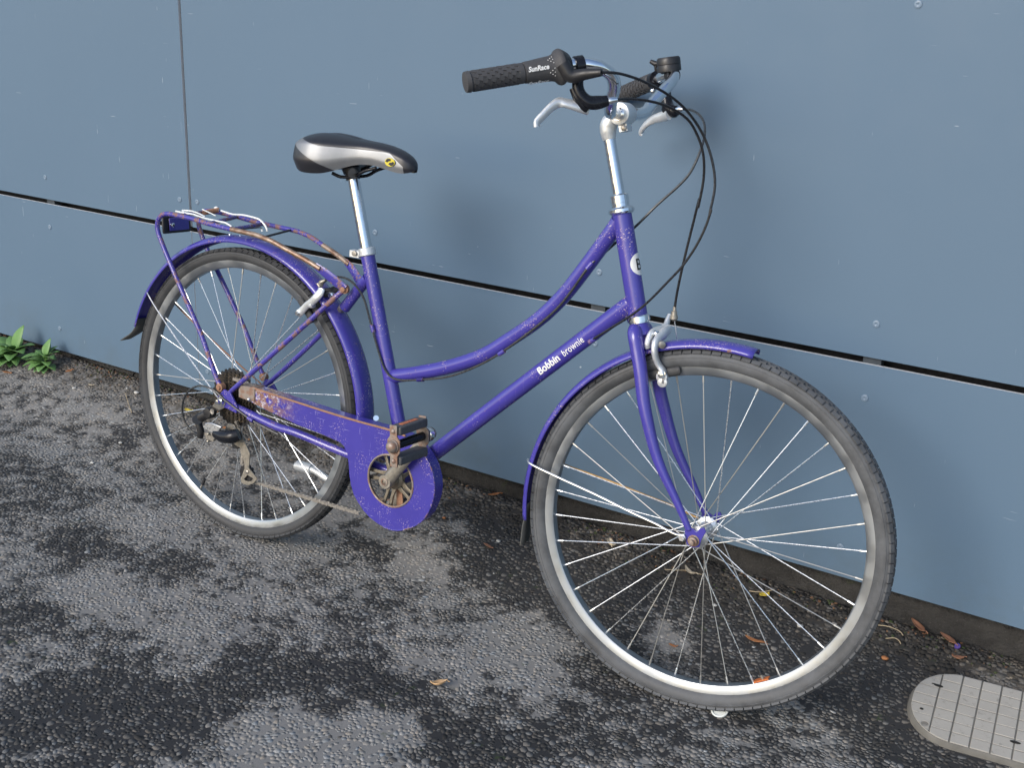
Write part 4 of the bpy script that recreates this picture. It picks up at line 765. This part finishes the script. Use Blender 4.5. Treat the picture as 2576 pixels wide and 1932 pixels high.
part(MB().prism([C_ + RF.x * x + RF.y * y - RF.z * .012 for x, y in ((-.002, -.02), (.012, -.018), (.020, -.070), (.002, -.074))], RF.z * .004), 'bracket_plate', M_rust, chr_)
eR = RF.inv(R((1090.7, 1083), .078)); dcr = V((eR[0] - ctr[0], eR[1] - ctr[1], 0)); Lc = .172; ux, uy = dcr.x / dcr.length, dcr.y / dcr.length
def crank(s):
    w0 = s * .073; A_ = RF.l(*ctr, w0); E_ = RF.l(ctr[0] + s * ux * Lc, ctr[1] + s * uy * Lc, s * .083); b = MB()
    b.tube(cat([A_, A_ + (E_ - A_) * .12, A_ + (E_ - A_) * .5, A_ + (E_ - A_) * .92, E_], 4), [.0155, .0135, .0115, .0110, .0130], 18, flat=(RF.z, .55))
    b.lathe(A_ - RF.z * s * .012, RF.z * s, [(0, .0150), (.016, .0165), (.020, .0150)], 24); b.lathe(E_ - RF.z * s * .007, RF.z * s, [(0, .012), (.012, .013), (.015, .011)], 20)
    o = part(b, 'crank', M_brass); part(MB().lathe(A_ + RF.z * s * .007, RF.z * s, [(0, .0088), (.0025, .0086), (.003, .006), (.001, .0055), (.001, .001)], 16), 'crank_bolt', M_rustp, o); return E_
for s in (1, -1):
    E_ = crank(s); n_ = RF.z * s; X = (RF.y * .985 - RF.x * .08).normalized() if s > 0 else RF.x; Yp = n_.cross(X)
    b = MB(); b.tube([E_ - n_ * .004, E_ + n_ * .020, E_ + n_ * .030, E_ + n_ * .120], [.0055, .0085, .0095, .0085], 16)
    ped = part(b, 'pedal', M_gloss)
    part(MB().lathe(E_ + n_ * .004, n_, [(-.006, .012), (0, .0155), (.010, .0150), (.013, .010)], 20), 'axle_boss', M_chrome, ped)
    part(MB().ball(E_ + n_ * .124, .0125, 16, .8, n_).lathe(E_ + n_ * .116, n_, [(0, .0145), (.006, .0140), (.008, .012)], 18), 'dust_cap', M_rustp, ped)
    for t, mt in ((.022, M_rustp), (.116, M_rustp)):
        pl = [E_ + n_ * t + X * x + Yp * y for x, y in ((-.042, -.009), (-.042, .009), (-.020, .0085), (-.012, .015), (.012, .015), (.020, .0085), (.042, .009), (.042, -.009), (.020, -.0085), (.012, -.015), (-.012, -.015), (-.020, -.0085))]
        part(MB().prism(pl, n_ * .003), 'pedal_plate', mt, ped, bevel=.0006)
    for k in (-1, 1):
        c_ = E_ + n_ * .069 + X * k * .030; part(MB().box(c_, n_ * .045, X * .0088, Yp * .0140), 'tread_pad', M_pad, ped, bevel=.0030)
        g = MB()
        for i in range(6): g.box(c_ + Yp * s * .0143 + X * (-.0066 + .00264 * i), n_ * .040, X * .0008, Yp * .0010)
        part(g, 'tread_rib', M_pad, ped, smooth=0)
        part(MB().box(c_ + X * k * .0089, n_ * .026, Yp * .0048, X * .0010), 'reflector', M_orange, ped, bevel=.0006)
        part(MB().ball(E_ + n_ * .1195 + X * k * .030, .0050, 10, .7, n_), 'pad_bolt', M_rustp, ped)
# --- chain: lower run and jockey loop, links joined
def links(path, name):
    P = [V(p) for p in path]; seg = []; b = MB(); L = 0; k = 0
    pts = [P[0]]; acc = 0
    for a, c in zip(P, P[1:]):
        d = (c - a); n = d.length; t = .0127 - acc
        while t < n: pts.append(a + d.normalized() * t); t += .0127
        acc = (acc + n) % .0127
    for i, (a, c) in enumerate(zip(pts, pts[1:])):
        d = (c - a).normalized(); up = RF.z.cross(d).normalized(); o = .0030 if i % 2 else .0017; mid = (a + c) / 2
        for s in (-1, 1):
            pr = [(-.0092, 0), (-.0075, .0040), (-.003, .0030), (.003, .0030), (.0075, .0040), (.0092, 0), (.0075, -.0040), (.003, -.0030), (-.003, -.0030), (-.0075, -.0040)]
            b.prism([mid + d * x + up * y + RF.z * s * o for x, y in pr], RF.z * s * .0011)
        b.lathe(a - RF.z * .0042, RF.z, [(0, .0030), (.0084, .0030)], 8)
    return part(b, name, M_chain, smooth=20)
ch = links([R((902, 1291), .045), R((642, 1213), .043)] + cat([R((632, 1206), .042), R((618, 1180), .042), R((610, 1160), .041), R((612, 1110), .041), R((604, 1092), .041), R((600, 1075), .041), R((594, 1060), .042)], 3), 'chain'); ch['kind'] = 'stuff'
ch2 = links([RF.l(.485 - .02, -.0705 + .085, .045), RF.l(.0, .050, .042)], 'chain'); ch2['kind'] = 'stuff'
# --- derailleur
der = MB(); der.lathe(R(z2(490, 600), .066), RF.z, [(0, .0135), (.012, .0140), (.014, .0120), (.018, .0115), (.019, .006)], 24)
der.tube(cat([R(z2(480, 610), .070), R(z2(390, 645), .073), R(z2(290, 705), .074)], 4), [.0130, .0115, .0120], 16); der.tube([R(z2(290, 705), .066), R(z2(290, 705), .086)], .0115, 18)
der.tube([R(z2(300, 720), .072), R(z2(340, 860), .072), R(z2(330, 930), .070)], [.008, .0085, .0075], 12)
dro = part(der, 'derailleur', M_black)
hq = R(z2(490, 600), .064); part(MB().prism([RF.l(-.012, .006, .072), RF.l(.010, .004, .072), RF.l(.006, -.016, .072), hq + RF.x * .013 + RF.y * .004, hq + RF.x * .004 - RF.y * .013, hq - RF.x * .012], -RF.z * .004), 'hanger', M_steel, dro, bevel=.0008)
part(MB().lathe(R(z2(490, 600), .085), RF.z, [(0, .0065), (.002, .0065), (.002, .003), (.001, .001)], 10), 'pivot_bolt', M_steel, dro)
part(MB().prism([R(z2(x, y), .086) for x, y in ((395, 748), (470, 745), (605, 800), (530, 905), (440, 860), (362, 800))], -RF.z * .006), 'link_plate', M_alu, dro, bevel=.0012)
part(MB().prism([R(z2(x, y), .070) for x, y in ((370, 870), (470, 880), (520, 930), (500, 990), (420, 985))], -RF.z * .008), 'link_plate', M_steel, dro, bevel=.001)
part(MB().tube(cat([R(z2(530, 880), .078), R(z2(620, 920), .080), R(z2(740, 925), .078), R(z2(835, 895), .070)], 4), [.0105, .0150, .0165, .0140], 18), 'knuckle', M_gloss, dro)
part(MB().lathe(R(z2(745, 850), .052), RF.z, [(0, .017), (.003, .018), (.006, .016)], 24), 'pulley_guard', M_brass, dro)
cage = [(800, 790), (850, 830), (890, 940), (930, 1050), (974, 1140), (968, 1250), (962, 1340), (1010, 1400), (1064, 1462), (1062, 1490), (1020, 1535), (960, 1560), (900, 1548), (866, 1520), (858, 1470), (880, 1420), (908, 1345), (902, 1240), (872, 1150), (850, 1070), (790, 1040), (750, 1000), (860, 960), (850, 880)]
hol = [(945, 1424), (900, 1478), (915, 1500), (960, 1512), (1000, 1505), (1022, 1472)]
part(MB().prism([R(z2(*p), .056) for p in cage], -RF.z * .0025, hole=[R(z2(*p), .056) for p in hol]), 'cage_plate', M_brass, dro)
part(MB().prism([R(z2(*p), .036) for p in cage[2:20]], -RF.z * .002), 'cage_plate', M_steel, dro)
for px, t in (((960, 1400), .046), ((830, 960), .046)):
    c_ = R(z2(*px), t - .004); part(MB().prism([c_ + (RF.x * math.cos(2 * PI * i / 44) + RF.y * math.sin(2 * PI * i / 44)) * (.0185 + (0, .0035, .0035, 0)[i % 4]) for i in range(44)], RF.z * .008), 'pulley', M_black, dro, smooth=20)
part(MB().lathe(R(z2(945, 1385), .056), RF.z, [(0, .0045), (.002, .0045), (.003, .003)], 8), 'cage_bolt', M_steel, dro)
part(MB().tube([R(z2(262, 885), .070), R(z2(310, 905), .070), R(z2(352, 925), .070)], [.0042, .0055, .0055], 10), 'barrel_adjuster', M_black, dro)
for px in ((435, 890), (430, 985)): part(MB().ball(R(z2(*px), .074), .0038, 8), 'limit_screw', M_brass, dro)
# --- kickstand folded back on the far side
part(MB().tube(cat([RF.l(.45, -.075, -.03), RF.l(.40, -.085, -.05), R((852, 1212), -.06), R((790, 1183), -.062), R((745, 1172), -.065)], 4), [.008, .008, .008, .0085, .0095], 12).tube([R((785, 1181), -.062), R((750, 1172), -.065)], [.0125, .0135], 14), 'kickstand', M_alupale)
part(MB().box((RF.l(.298 * math.cos(ra(-68)), .298 * math.sin(ra(-68)), 0)) * 0 + FF.l(.2985 * math.cos(ra(-60.5)), .2985 * math.sin(ra(-60.5)), 0), (FF.y * math.cos(ra(-60.5)) - FF.x * math.sin(ra(-60.5))) * .015, FF.z * .007, (FF.x * math.cos(ra(-60.5)) + FF.y * math.sin(ra(-60.5))) * .0012), 'rim_sticker', M_orange, WF)

# ------------------------------------------------------------------ grey grooved block half in view at the right
m = N('weathered_grey_rubber'); f = m.noise(12, 6, .7); c_ = m.mix(f, (.275, .260, .232), (.385, .368, .335)); c_ = m.mix(m.ramp(m.noise(70, 5), .58, .75, 0, .5), c_, (.10, .10, .09)); m.set(Base_Color=c_, Roughness=.75).bump(m.noise(300, 3), .2, .002); M_block = m.m
M_side = plain('shaded_rubber_side', (.13, .125, .112), .85, 0, .4, 30, .1)  # body darker than the pads: shade along its edge put into the colour
def z7(x, y): return (2140 + x / 3.839, 1500 + y / 3.839)
HB_ = .014; q0 = ground_at(z7(1674, 905), HB_); q1 = ground_at(z7(1050, 722), HB_); q2 = ground_at(z7(880, 1420), HB_); q3 = ground_at(z7(1400, 1545), HB_); q4 = ground_at(z7(524, 1130), HB_)
bl_x = ((q0 - q1).normalized() + (q3 - q2).normalized()); bl_x.z = 0; bl_x.normalize(); pn = (q3 - q2).cross(q1 - q2).normalized(); pn = pn if pn.z > 0 else -pn; bl_x = (bl_x - pn * bl_x.dot(pn)).normalized(); bl_y = pn.cross(bl_x)
o_ = q4; yc = [((p - o_).dot(bl_y)) for p in (q0, q1, q2, q3)]; wy = (max(yc) - min(yc)) / 2; oc = o_ + bl_y * ((max(yc) + min(yc)) / 2); wy *= .96
oc = oc - pn * .0092; zb_ = oc.z; blk = thing('ballast_block', (oc.x + bl_x.x * .1, oc.y + bl_x.y * .1, zb_), 'grey round-ended block with grid grooves lying on the tarmac at the lower right', 'fence foot')
BLn, rc = .72, .090
def bl(a, b_, z): return oc + bl_x * a + bl_y * b_ + pn * z
def rounded(inset, z):
    r = rc - inset; pts = []
    for cx, cy, a0 in ((BLn - rc, wy - rc, 0), (rc, wy - rc, 90), (rc, -wy + rc, 180), (BLn - rc, -wy + rc, 270)):
        for i in range(9): a = ra(a0 + i * 11.25); pts.append(bl(cx + r * math.cos(a), cy + r * math.sin(a), z))
    return pts
prof = [rounded(-.004, -.04), rounded(-.002, -.006), rounded(.001, .002), rounded(.003, .0066), rounded(.006, .0075)]
vs = [p for L_ in prof for p in L_]; k = 36
part(MB().add(vs, [(i * k + j, i * k + (j + 1) % k, (i + 1) * k + (j + 1) % k, (i + 1) * k + j) for i in range(4) for j in range(k)] + [tuple(4 * k + j for j in range(k))]), 'block_body', M_side, blk, smooth=60)
xsb = [.004, .0485, .086, .121, .157, .194, .232, .27, .31, .35, .39, .43, .47, .51, .55, .59, .63, .67, .708]; ysb = [-wy + .005 + (2 * wy - .010) * i / 7 for i in range(8)]
def inside(a, b_):
    ca = min(max(a, rc), BLn - rc); cb2 = min(max(b_, -wy + rc), wy - rc); return math.hypot(a - ca, b_ - cb2) < rc - .0055
for i in range(len(xsb) - 1):
    for j in range(7):
        g = .0009; x0, x1, y0, y1 = xsb[i] + .0014, xsb[i + 1] - .0014, ysb[j] + g, ysb[j + 1] - g
        poly = []
        for k in range(24):
            t = k / 24 * 4; e, u = int(t), t - int(t); poly.append(((x0 + (x1 - x0) * u, y0), (x1, y0 + (y1 - y0) * u), (x1 - (x1 - x0) * u, y1), (x0, y1 - (y1 - y0) * u))[e])
        cx, cy = (x0 + x1) / 2, (y0 + y1) / 2
        out = []
        for a, b_ in poly:
            if not inside(a, b_):
                ca = min(max(a, rc), BLn - rc); cb2 = min(max(b_, -wy + rc), wy - rc); h_ = math.hypot(a - ca, b_ - cb2); a, b_ = ca + (a - ca) / h_ * (rc - .0055), cb2 + (b_ - cb2) / h_ * (rc - .0055)
            out.append((a, b_))
        if (i, j) in ((1, 5), (5, 1)): out = [(a, b_) for a, b_ in out]
        zt = .0092 + random.uniform(-.0003, .0004)
        part(MB().prism([bl(a, b_, .0066) for a, b_ in out], pn * (zt - .0066)), 'pad', M_block, blk, bevel=.0008)
M_hole = plain('dark_hole', (.012, .011, .010), .9)
for (x, y), (l, s) in (((850, 866), (.0085, .0032)), ((685, 1087), (.0035, .0022)), ((1590, 1412), (.0095, .0030)), ((812, 850), (.0060, .0016))):
    P = hit(z7(x, y), oc + pn * .0102, pn); part(MB().prism([P + bl_x * l * math.cos(a) + bl_y * s * math.sin(a) for a in [2 * PI * i / 16 for i in range(16)]], pn * -.0012), 'slot', M_hole, blk, smooth=0)
P = hit(z7(715, 1235), oc + pn * .0094, pn); part(MB().lathe(P, pn, [(0, .009), (.0006, .009), (.0006, .0072), (0, .0070)], 24), 'moulded_ring', M_block, blk)

# ------------------------------------------------------------------ weeds at the wall foot
m = N('weed_leaf'); f = m.noise(40, 4); m.set(Base_Color=m.mix(f, (.080, .180, .045), (.165, .310, .100)), Roughness=.5, Transmission_Weight=0.0); m.b.inputs['Subsurface Weight'].default_value = 0
M_leaf = m.m
def leaf_mesh(P, d, up, L, wd, droop, name, parent, mat=None, n=7, fold=.35):
    d = d.normalized(); sd_ = d.cross(up).normalized(); up = sd_.cross(d).normalized(); vs = []
    for i in range(n + 1):
        t = i / n; wv = wd * (math.sin(PI * min(t * .92 + .06, 1)) ** .8) * (1 - .25 * t); c = P + d * L * t + up * (L * (.22 * t - droop * t * t))
        vs += [c - sd_ * wv + up * wv * fold, c, c + sd_ * wv + up * wv * fold]
    fs = []
    for i in range(n):
        for k in (0, 1): fs.append((i * 3 + k, i * 3 + k + 1, (i + 1) * 3 + k + 1, (i + 1) * 3 + k))
    return part(MB().add(vs, fs), name, mat or M_leaf, parent, smooth=80, solid=.0006)
def weed(base_px, label, leaves, sc):
    B_ = ground_at(base_px, 0); pl = thing('weed_plant', B_, label, 'weed', 'weeds at the foot of the wall')
    part(MB().tube(cat([B_ - V((0, 0, .01)), B_ + V((.002, -.004, .018)), B_ + V((.004, -.008, .034))], 3), [.003, .0026, .002], 8), 'stem', plain('weed_stem', (.10, .16, .05), .6), pl)
    for az, el, L, wd, dr, h in leaves:
        d = V((math.cos(ra(az)) * math.cos(ra(el)), math.sin(ra(az)) * math.cos(ra(el)), math.sin(ra(el))))
        leaf_mesh(B_ + V((.002, -.004, h)) + d * .006, d, V((0, 0, 1)) if el < 60 else V((0, -1, .2)), L * sc, wd * sc * 1.5, dr, 'leaf', pl)
weed((38, 905), 'broad-leaved green weed with one tall upright leaf at the wall foot', [(60, 62, .088, .015, .10, .02), (175, 24, .085, .017, .25, .022), (200, 8, .085, .019, .35, .018), (232, 2, .085, .020, .45, .016), (265, 6, .08, .018, .5, .02), (288, -2, .075, .017, .35, .012), (315, 12, .07, .016, .4, .02), (345, 20, .075, .016, .35, .024), (20, 28, .075, .015, .3, .024), (0, 5, .06, .014, .3, .012), (150, 40, .06, .013, .3, .024), (110, 35, .055, .012, .2, .02), (250, 40, .05, .012, .5, .03), (300, 45, .045, .011, .5, .03), (160, 10, .09, .018, .3, .02), (215, 14, .08, .018, .4, .026), (275, 14, .07, .016, .5, .028), (222, -4, .06, .014, .3, .008), (252, -4, .055, .014, .3, .008), (310, -6, .05, .012, .3, .006), (330, 0, .06, .012, .4, .014), (280, 30, .05, .012, .6, .034)], 1.08)
weed((118, 922), 'small yellowish green weed with short leaves beside the taller weed', [(85, 62, .055, .010, .1, .03), (120, 50, .05, .010, .2, .03), (60, 40, .045, .010, .2, .03), (170, 20, .055, .012, .3, .02), (200, 8, .06, .013, .35, .015), (230, 5, .06, .013, .4, .012), (270, 5, .055, .012, .45, .014), (300, 0, .05, .012, .4, .012), (330, 10, .05, .011, .35, .016), (0, 20, .045, .011, .3, .02), (30, 30, .045, .010, .3, .03), (255, 35, .035, .009, .5, .03), (315, 40, .032, .009, .5, .03), (190, 40, .035, .009, .5, .03), (240, 15, .06, .013, .4, .03), (345, 25, .06, .012, .4, .026), (280, -4, .045, .010, .3, .006), (315, -5, .05, .010, .3, .006), (350, -2, .05, .010, .3, .008), (220, -4, .05, .011, .3, .006)], 1.05)

# ------------------------------------------------------------------ litter
def litter_mat(name, a, b_):
    m = N(name); m.set(Base_Color=m.mix(m.noise(60, 5), a, b_), Roughness=.7); return m.m
L_or = litter_mat('rusty_leaf', (.28, .10, .035), (.48, .21, .08)); L_tan = litter_mat('tan_leaf', (.42, .24, .11), (.66, .46, .26)); L_cr = litter_mat('cream_leaf', (.45, .36, .24), (.68, .58, .42)); L_ye = litter_mat('yellow_leaf', (.60, .42, .03), (.75, .58, .08)); L_br = litter_mat('brown_leaf', (.22, .10, .055), (.38, .19, .11))
def fallen(px, L, wd, az, mat, label, curl=.5, dz=.004):
    B_ = ground_at(px, dz); d = V((math.cos(ra(az)), math.sin(ra(az)), 0)); sd_ = V((-d.y, d.x, 0)); vs = []; n = 9
    for i in range(n + 1):
        t = i / n; wv = wd * max(math.sin(PI * (t * .9 + .05)), .12) * (1 + .22 * noise.noise(V((px[0] * .1, t * 4, 1)))); c = B_ + d * L * (t - .5) + V((0, 0, L * curl * ((t - .5) ** 2) * 1.2)) + sd_ * L * .14 * math.sin(t * 2.6 + px[0])
        for k in (-1, -.5, 0, .5, 1): vs.append(c + sd_ * wv * k + V((0, 0, wv * curl * (k * k) * (1.2 if k < 0 else .7) + noise.noise(V((px[0] * .1 + k, t * 3, 2))) * wd * .12)))
    fs = [(i * 5 + k, i * 5 + k + 1, (i + 1) * 5 + k + 1, (i + 1) * 5 + k) for i in range(n) for k in range(4)]
    b = MB(); b.add(vs, fs); b.tube([B_ + d * L * .49 + V((0, 0, L * curl * .28)), B_ + d * L * .62 + V((0, 0, L * curl * .1 + .003))], .0008, 6)
    o = b.build('fallen_leaf', mat, None, 70, base=B_, solid=.0007); return tag(o, label, 'leaf', 'fallen leaves on the tarmac')
fallen((1104, 1722), .034, .0095, 35, L_tan, 'curled tan leaf alone on the open tarmac in front of the chain case', .8)
fallen((1226, 1376), .030, .005, -10, L_br, 'thin reddish brown leaf lying between chain case and front wheel', .4)
fallen((1244, 1247), .034, .006, 50, L_or, 'orange-brown leaf leaning in the angle of the kerb behind the chain case', .5, .008)
fallen((1538, 1372), .034, .010, -60, L_cr, 'pale cream curled leaf seen through the front wheel near the hub', .9, .006)
fallen((1737, 1438), .042, .006, -25, L_cr, 'dry straw coloured leaf scrap at the kerb below the front hub', .5, .006)
fallen((1924, 1498), .022, .010, 70, L_ye, 'bright yellow round leaf seen through the front wheel', .3, .006)
fallen((1902, 1612), .046, .0065, -15, L_or, 'long orange-brown leaf inside the front wheel above its orange sticker', .35)
fallen((1692, 1625), .018, .004, 10, L_or, 'tiny orange leaf scrap inside the front wheel, left of centre', .3)
fallen((2307, 1581), .052, .009, -35, L_br, 'brown pointed leaf at the kerb just right of the front tyre', .5, .008)
fallen((2382, 1613), .046, .009, -30, L_br, 'brown leaf at the kerb beside the small purple cap', .5, .006)
fallen((2410, 1655), .026, .007, 20, L_br, 'small curled brown leaf above the grey block', .6)
fallen((174, 934), .026, .009, 80, L_or, 'orange leaf standing beside the small weed', .5, .010)
fallen((18, 937), .036, .006, 0, L_or, 'flat orange-brown leaf under the broad-leaved weed', .2)
fallen((230, 968), .022, .0045, 0, L_cr, 'narrow cream leaf on dark tarmac left of the rear wheel', .4)
fallen((474, 1032), .026, .009, 10, L_ye, 'yellow-orange leaf at the kerb seen through the rear wheel', .4, .006)
fallen((566, 1078), .024, .007, 25, L_or, 'dull orange leaf behind the gear mechanism', .4, .004)
fallen((2235, 1475), .02, .004, 60, L_br, 'small brown leaf shred on the kerb at the front tyre', .4, .03)
L_st = litter_mat('dry_straw', (.26, .20, .12), (.44, .36, .24))
def crumbs():   # countless crumbs of leaf, grit and moss gathered along the foot of the kerb
    vs, fs, cs = [], [], []; pal = ((.17, .08, .04), (.26, .14, .07), (.10, .075, .05), (.05, .07, .02), (.06, .085, .025), (.05, .045, .04), (.20, .17, .13), (.03, .028, .025))
    for i in range(4200):
        x = random.uniform(-1.1, 2.6); y = .028 - abs(random.gauss(0, .040)); cl = noise.noise(V((x * 4, 3, 1)))
        if random.random() > .45 + 1.2 * cl: continue
        r = random.uniform(.0012, .0042) * (1.3 if y > 0 else 1); z = gz(x, y) + r * .25; P = V((x, y, z)); o = len(vs); c = random.choice(pal)
        q = [V((random.uniform(-1, 1), random.uniform(-1, 1), random.uniform(-.45, .45))).normalized() * r * random.uniform(.6, 1.5) for _ in range(5)]
        q[4] = V((0, 0, r * random.uniform(.3, .8))); q[0] = V((r, 0, 0)); q[1] = V((0, r * 1.2, 0)); q[2] = V((-r * 1.3, 0, 0)); q[3] = V((0, -r * .8, 0)); an = random.uniform(0, 6.28); M_ = Matrix.Rotation(an, 3, 'Z') @ Matrix.Rotation(random.uniform(-.6, .6), 3, 'X')
        vs += [tuple(P + M_ @ p) for p in q] + [tuple(P - V((0, 0, r * .5)))]; fs += [(o + a, o + (a + 1) % 4, o + 4) for a in range(4)] + [(o + (a + 1) % 4, o + a, o + 5) for a in range(4)]; cs += [*c, 1] * 6
    me = bpy.data.meshes.new('leaf_crumbs'); me.from_pydata(vs, [], fs); me.attributes.new('tone', 'FLOAT_COLOR', 'POINT').data.foreach_set('color', cs); me.materials.append(M_stone)
    o = bpy.data.objects.new('leaf_crumbs', me); COL.objects.link(o); tag(o, 'brown crumbs of leaf, grit and moss along the foot of the kerb', 'leaf litter', kind='stuff')
crumbs()
def stalk(pts, label):
    P = [ground_at(p, dz) for *p, dz in pts]; o = MB().tube(cat(P, 4), .0010, 6).build('dry_stalk', L_st, None, base=P[0]); tag(o, label, 'stalk', 'dry stalks on the ground')
stalk([(2205, 1573, .006), (2235, 1577, .010), (2262, 1588, .007), (2272, 1600, .005)], 'straw coloured dry stalk poking out beside the front tyre')
stalk([(2228, 1606, .004), (2250, 1605, .008), (2262, 1612, .006), (2266, 1620, .003)], 'short bent dry stalk below the longer stalk by the front tyre')
stalk([(316, 990, .006), (322, 1012, .006), (331, 1038, .004)], 'straight dry stalk on the tarmac left of the rear wheel')
stalk([(1672, 1432, .006), (1700, 1434, .010), (1730, 1436, .006), (1765, 1446, .006)], 'thin dry stalk at the kerb below the front hub')
stalk([(1885, 1487, .006), (1915, 1490, .010), (1948, 1484, .012)], 'thin green-brown stalk across the yellow leaf')
M_wplastic = plain('white_plastic', (.60, .63, .60), .4, 0, .08); P = ground_at((1811, 1790), .004)
o = MB().lathe(P, V((0, -.45, .9)), [(-.004, .014), (.002, .0165), (.005, .0165), (.006, .014), (.003, .012), (.003, .002)], 24).build('plastic_cap', M_wplastic, None, base=P); tag(o, 'white plastic cap lying on the tarmac under the front tyre', 'cap')
P = ground_at((2408, 1627), .006); o = MB().lathe(P, V((.2, -.5, .8)), [(-.004, .005), (.003, .0060), (.0045, .0054), (.0047, .0015)], 16).build('bottle_cap', plain('violet_plastic', (.09, .06, .26), .4), None, base=P); tag(o, 'small purple plastic cap among brown leaves at the kerb', 'cap')
def scrap(px, r, mat, label, name='pebble', cat_='pebble', grp='pale bits on the tarmac', dz=.003):
    P = ground_at(px, dz); vs = []; n = 10
    for i in range(6):
        z = -1 + 2 * i / 5; q = math.sqrt(max(1 - z * z, .02))
        for j in range(n): k = 1 + .35 * noise.noise(V((i * .9 + px[0], j * .8, 1))); vs.append(P + V((math.cos(2 * PI * j / n) * q * k * 1.25, math.sin(2 * PI * j / n) * q * k, z * .6 * k)) * r * .82)
    b = MB().add(vs, [(i * n + j, i * n + (j + 1) % n, (i + 1) * n + (j + 1) % n, (i + 1) * n + j) for i in range(5) for j in range(n)] + [tuple(range(n)), tuple(50 + j for j in range(n))])
    o = b.build(name, mat, None, 50, base=P); tag(o, label, cat_, grp)
M_peb = plain('pale_stone', (.46, .45, .42), .7, 0, .15)
scrap((2226, 1656), .0075, L_or, 'small orange brick crumb on dark tarmac left of the grey block', 'brick_crumb', 'brick crumb')
scrap((1117, 1303), .0050, L_or, 'tiny orange crumb right of the chain case', 'brick_crumb', 'brick crumb')
scrap((186, 976), .0065, M_peb, 'white crumb on the tarmac below the orange leaf by the weeds'); scrap((343, 987), .0085, M_peb, 'white lump at the kerb just left of the rear tyre', dz=.008); scrap((319, 977), .004, M_peb, 'tiny white speck left of the white lump at the kerb', dz=.004)
scrap((303, 1114), .006, M_peb, 'pale pebble on the tarmac left of the rear wheel, lower of two'); scrap((232, 1164), .006, M_peb, 'pale pebble on the open tarmac far left of the rear wheel')
scrap((563, 1322), .006, M_peb, 'white pebble touching the ground beneath the rear tyre'); scrap((1254, 1361), .0055, M_peb, 'white pebble just above the thin reddish leaf'); scrap((1798, 1523), .0055, M_peb, 'grey-white pebble seen through the front wheel spokes'); scrap((2013, 1575), .0065, M_peb, 'pinkish pale pebble inside the front wheel at the right')
print('chips', NCH, 'objects', len(bpy.data.objects))
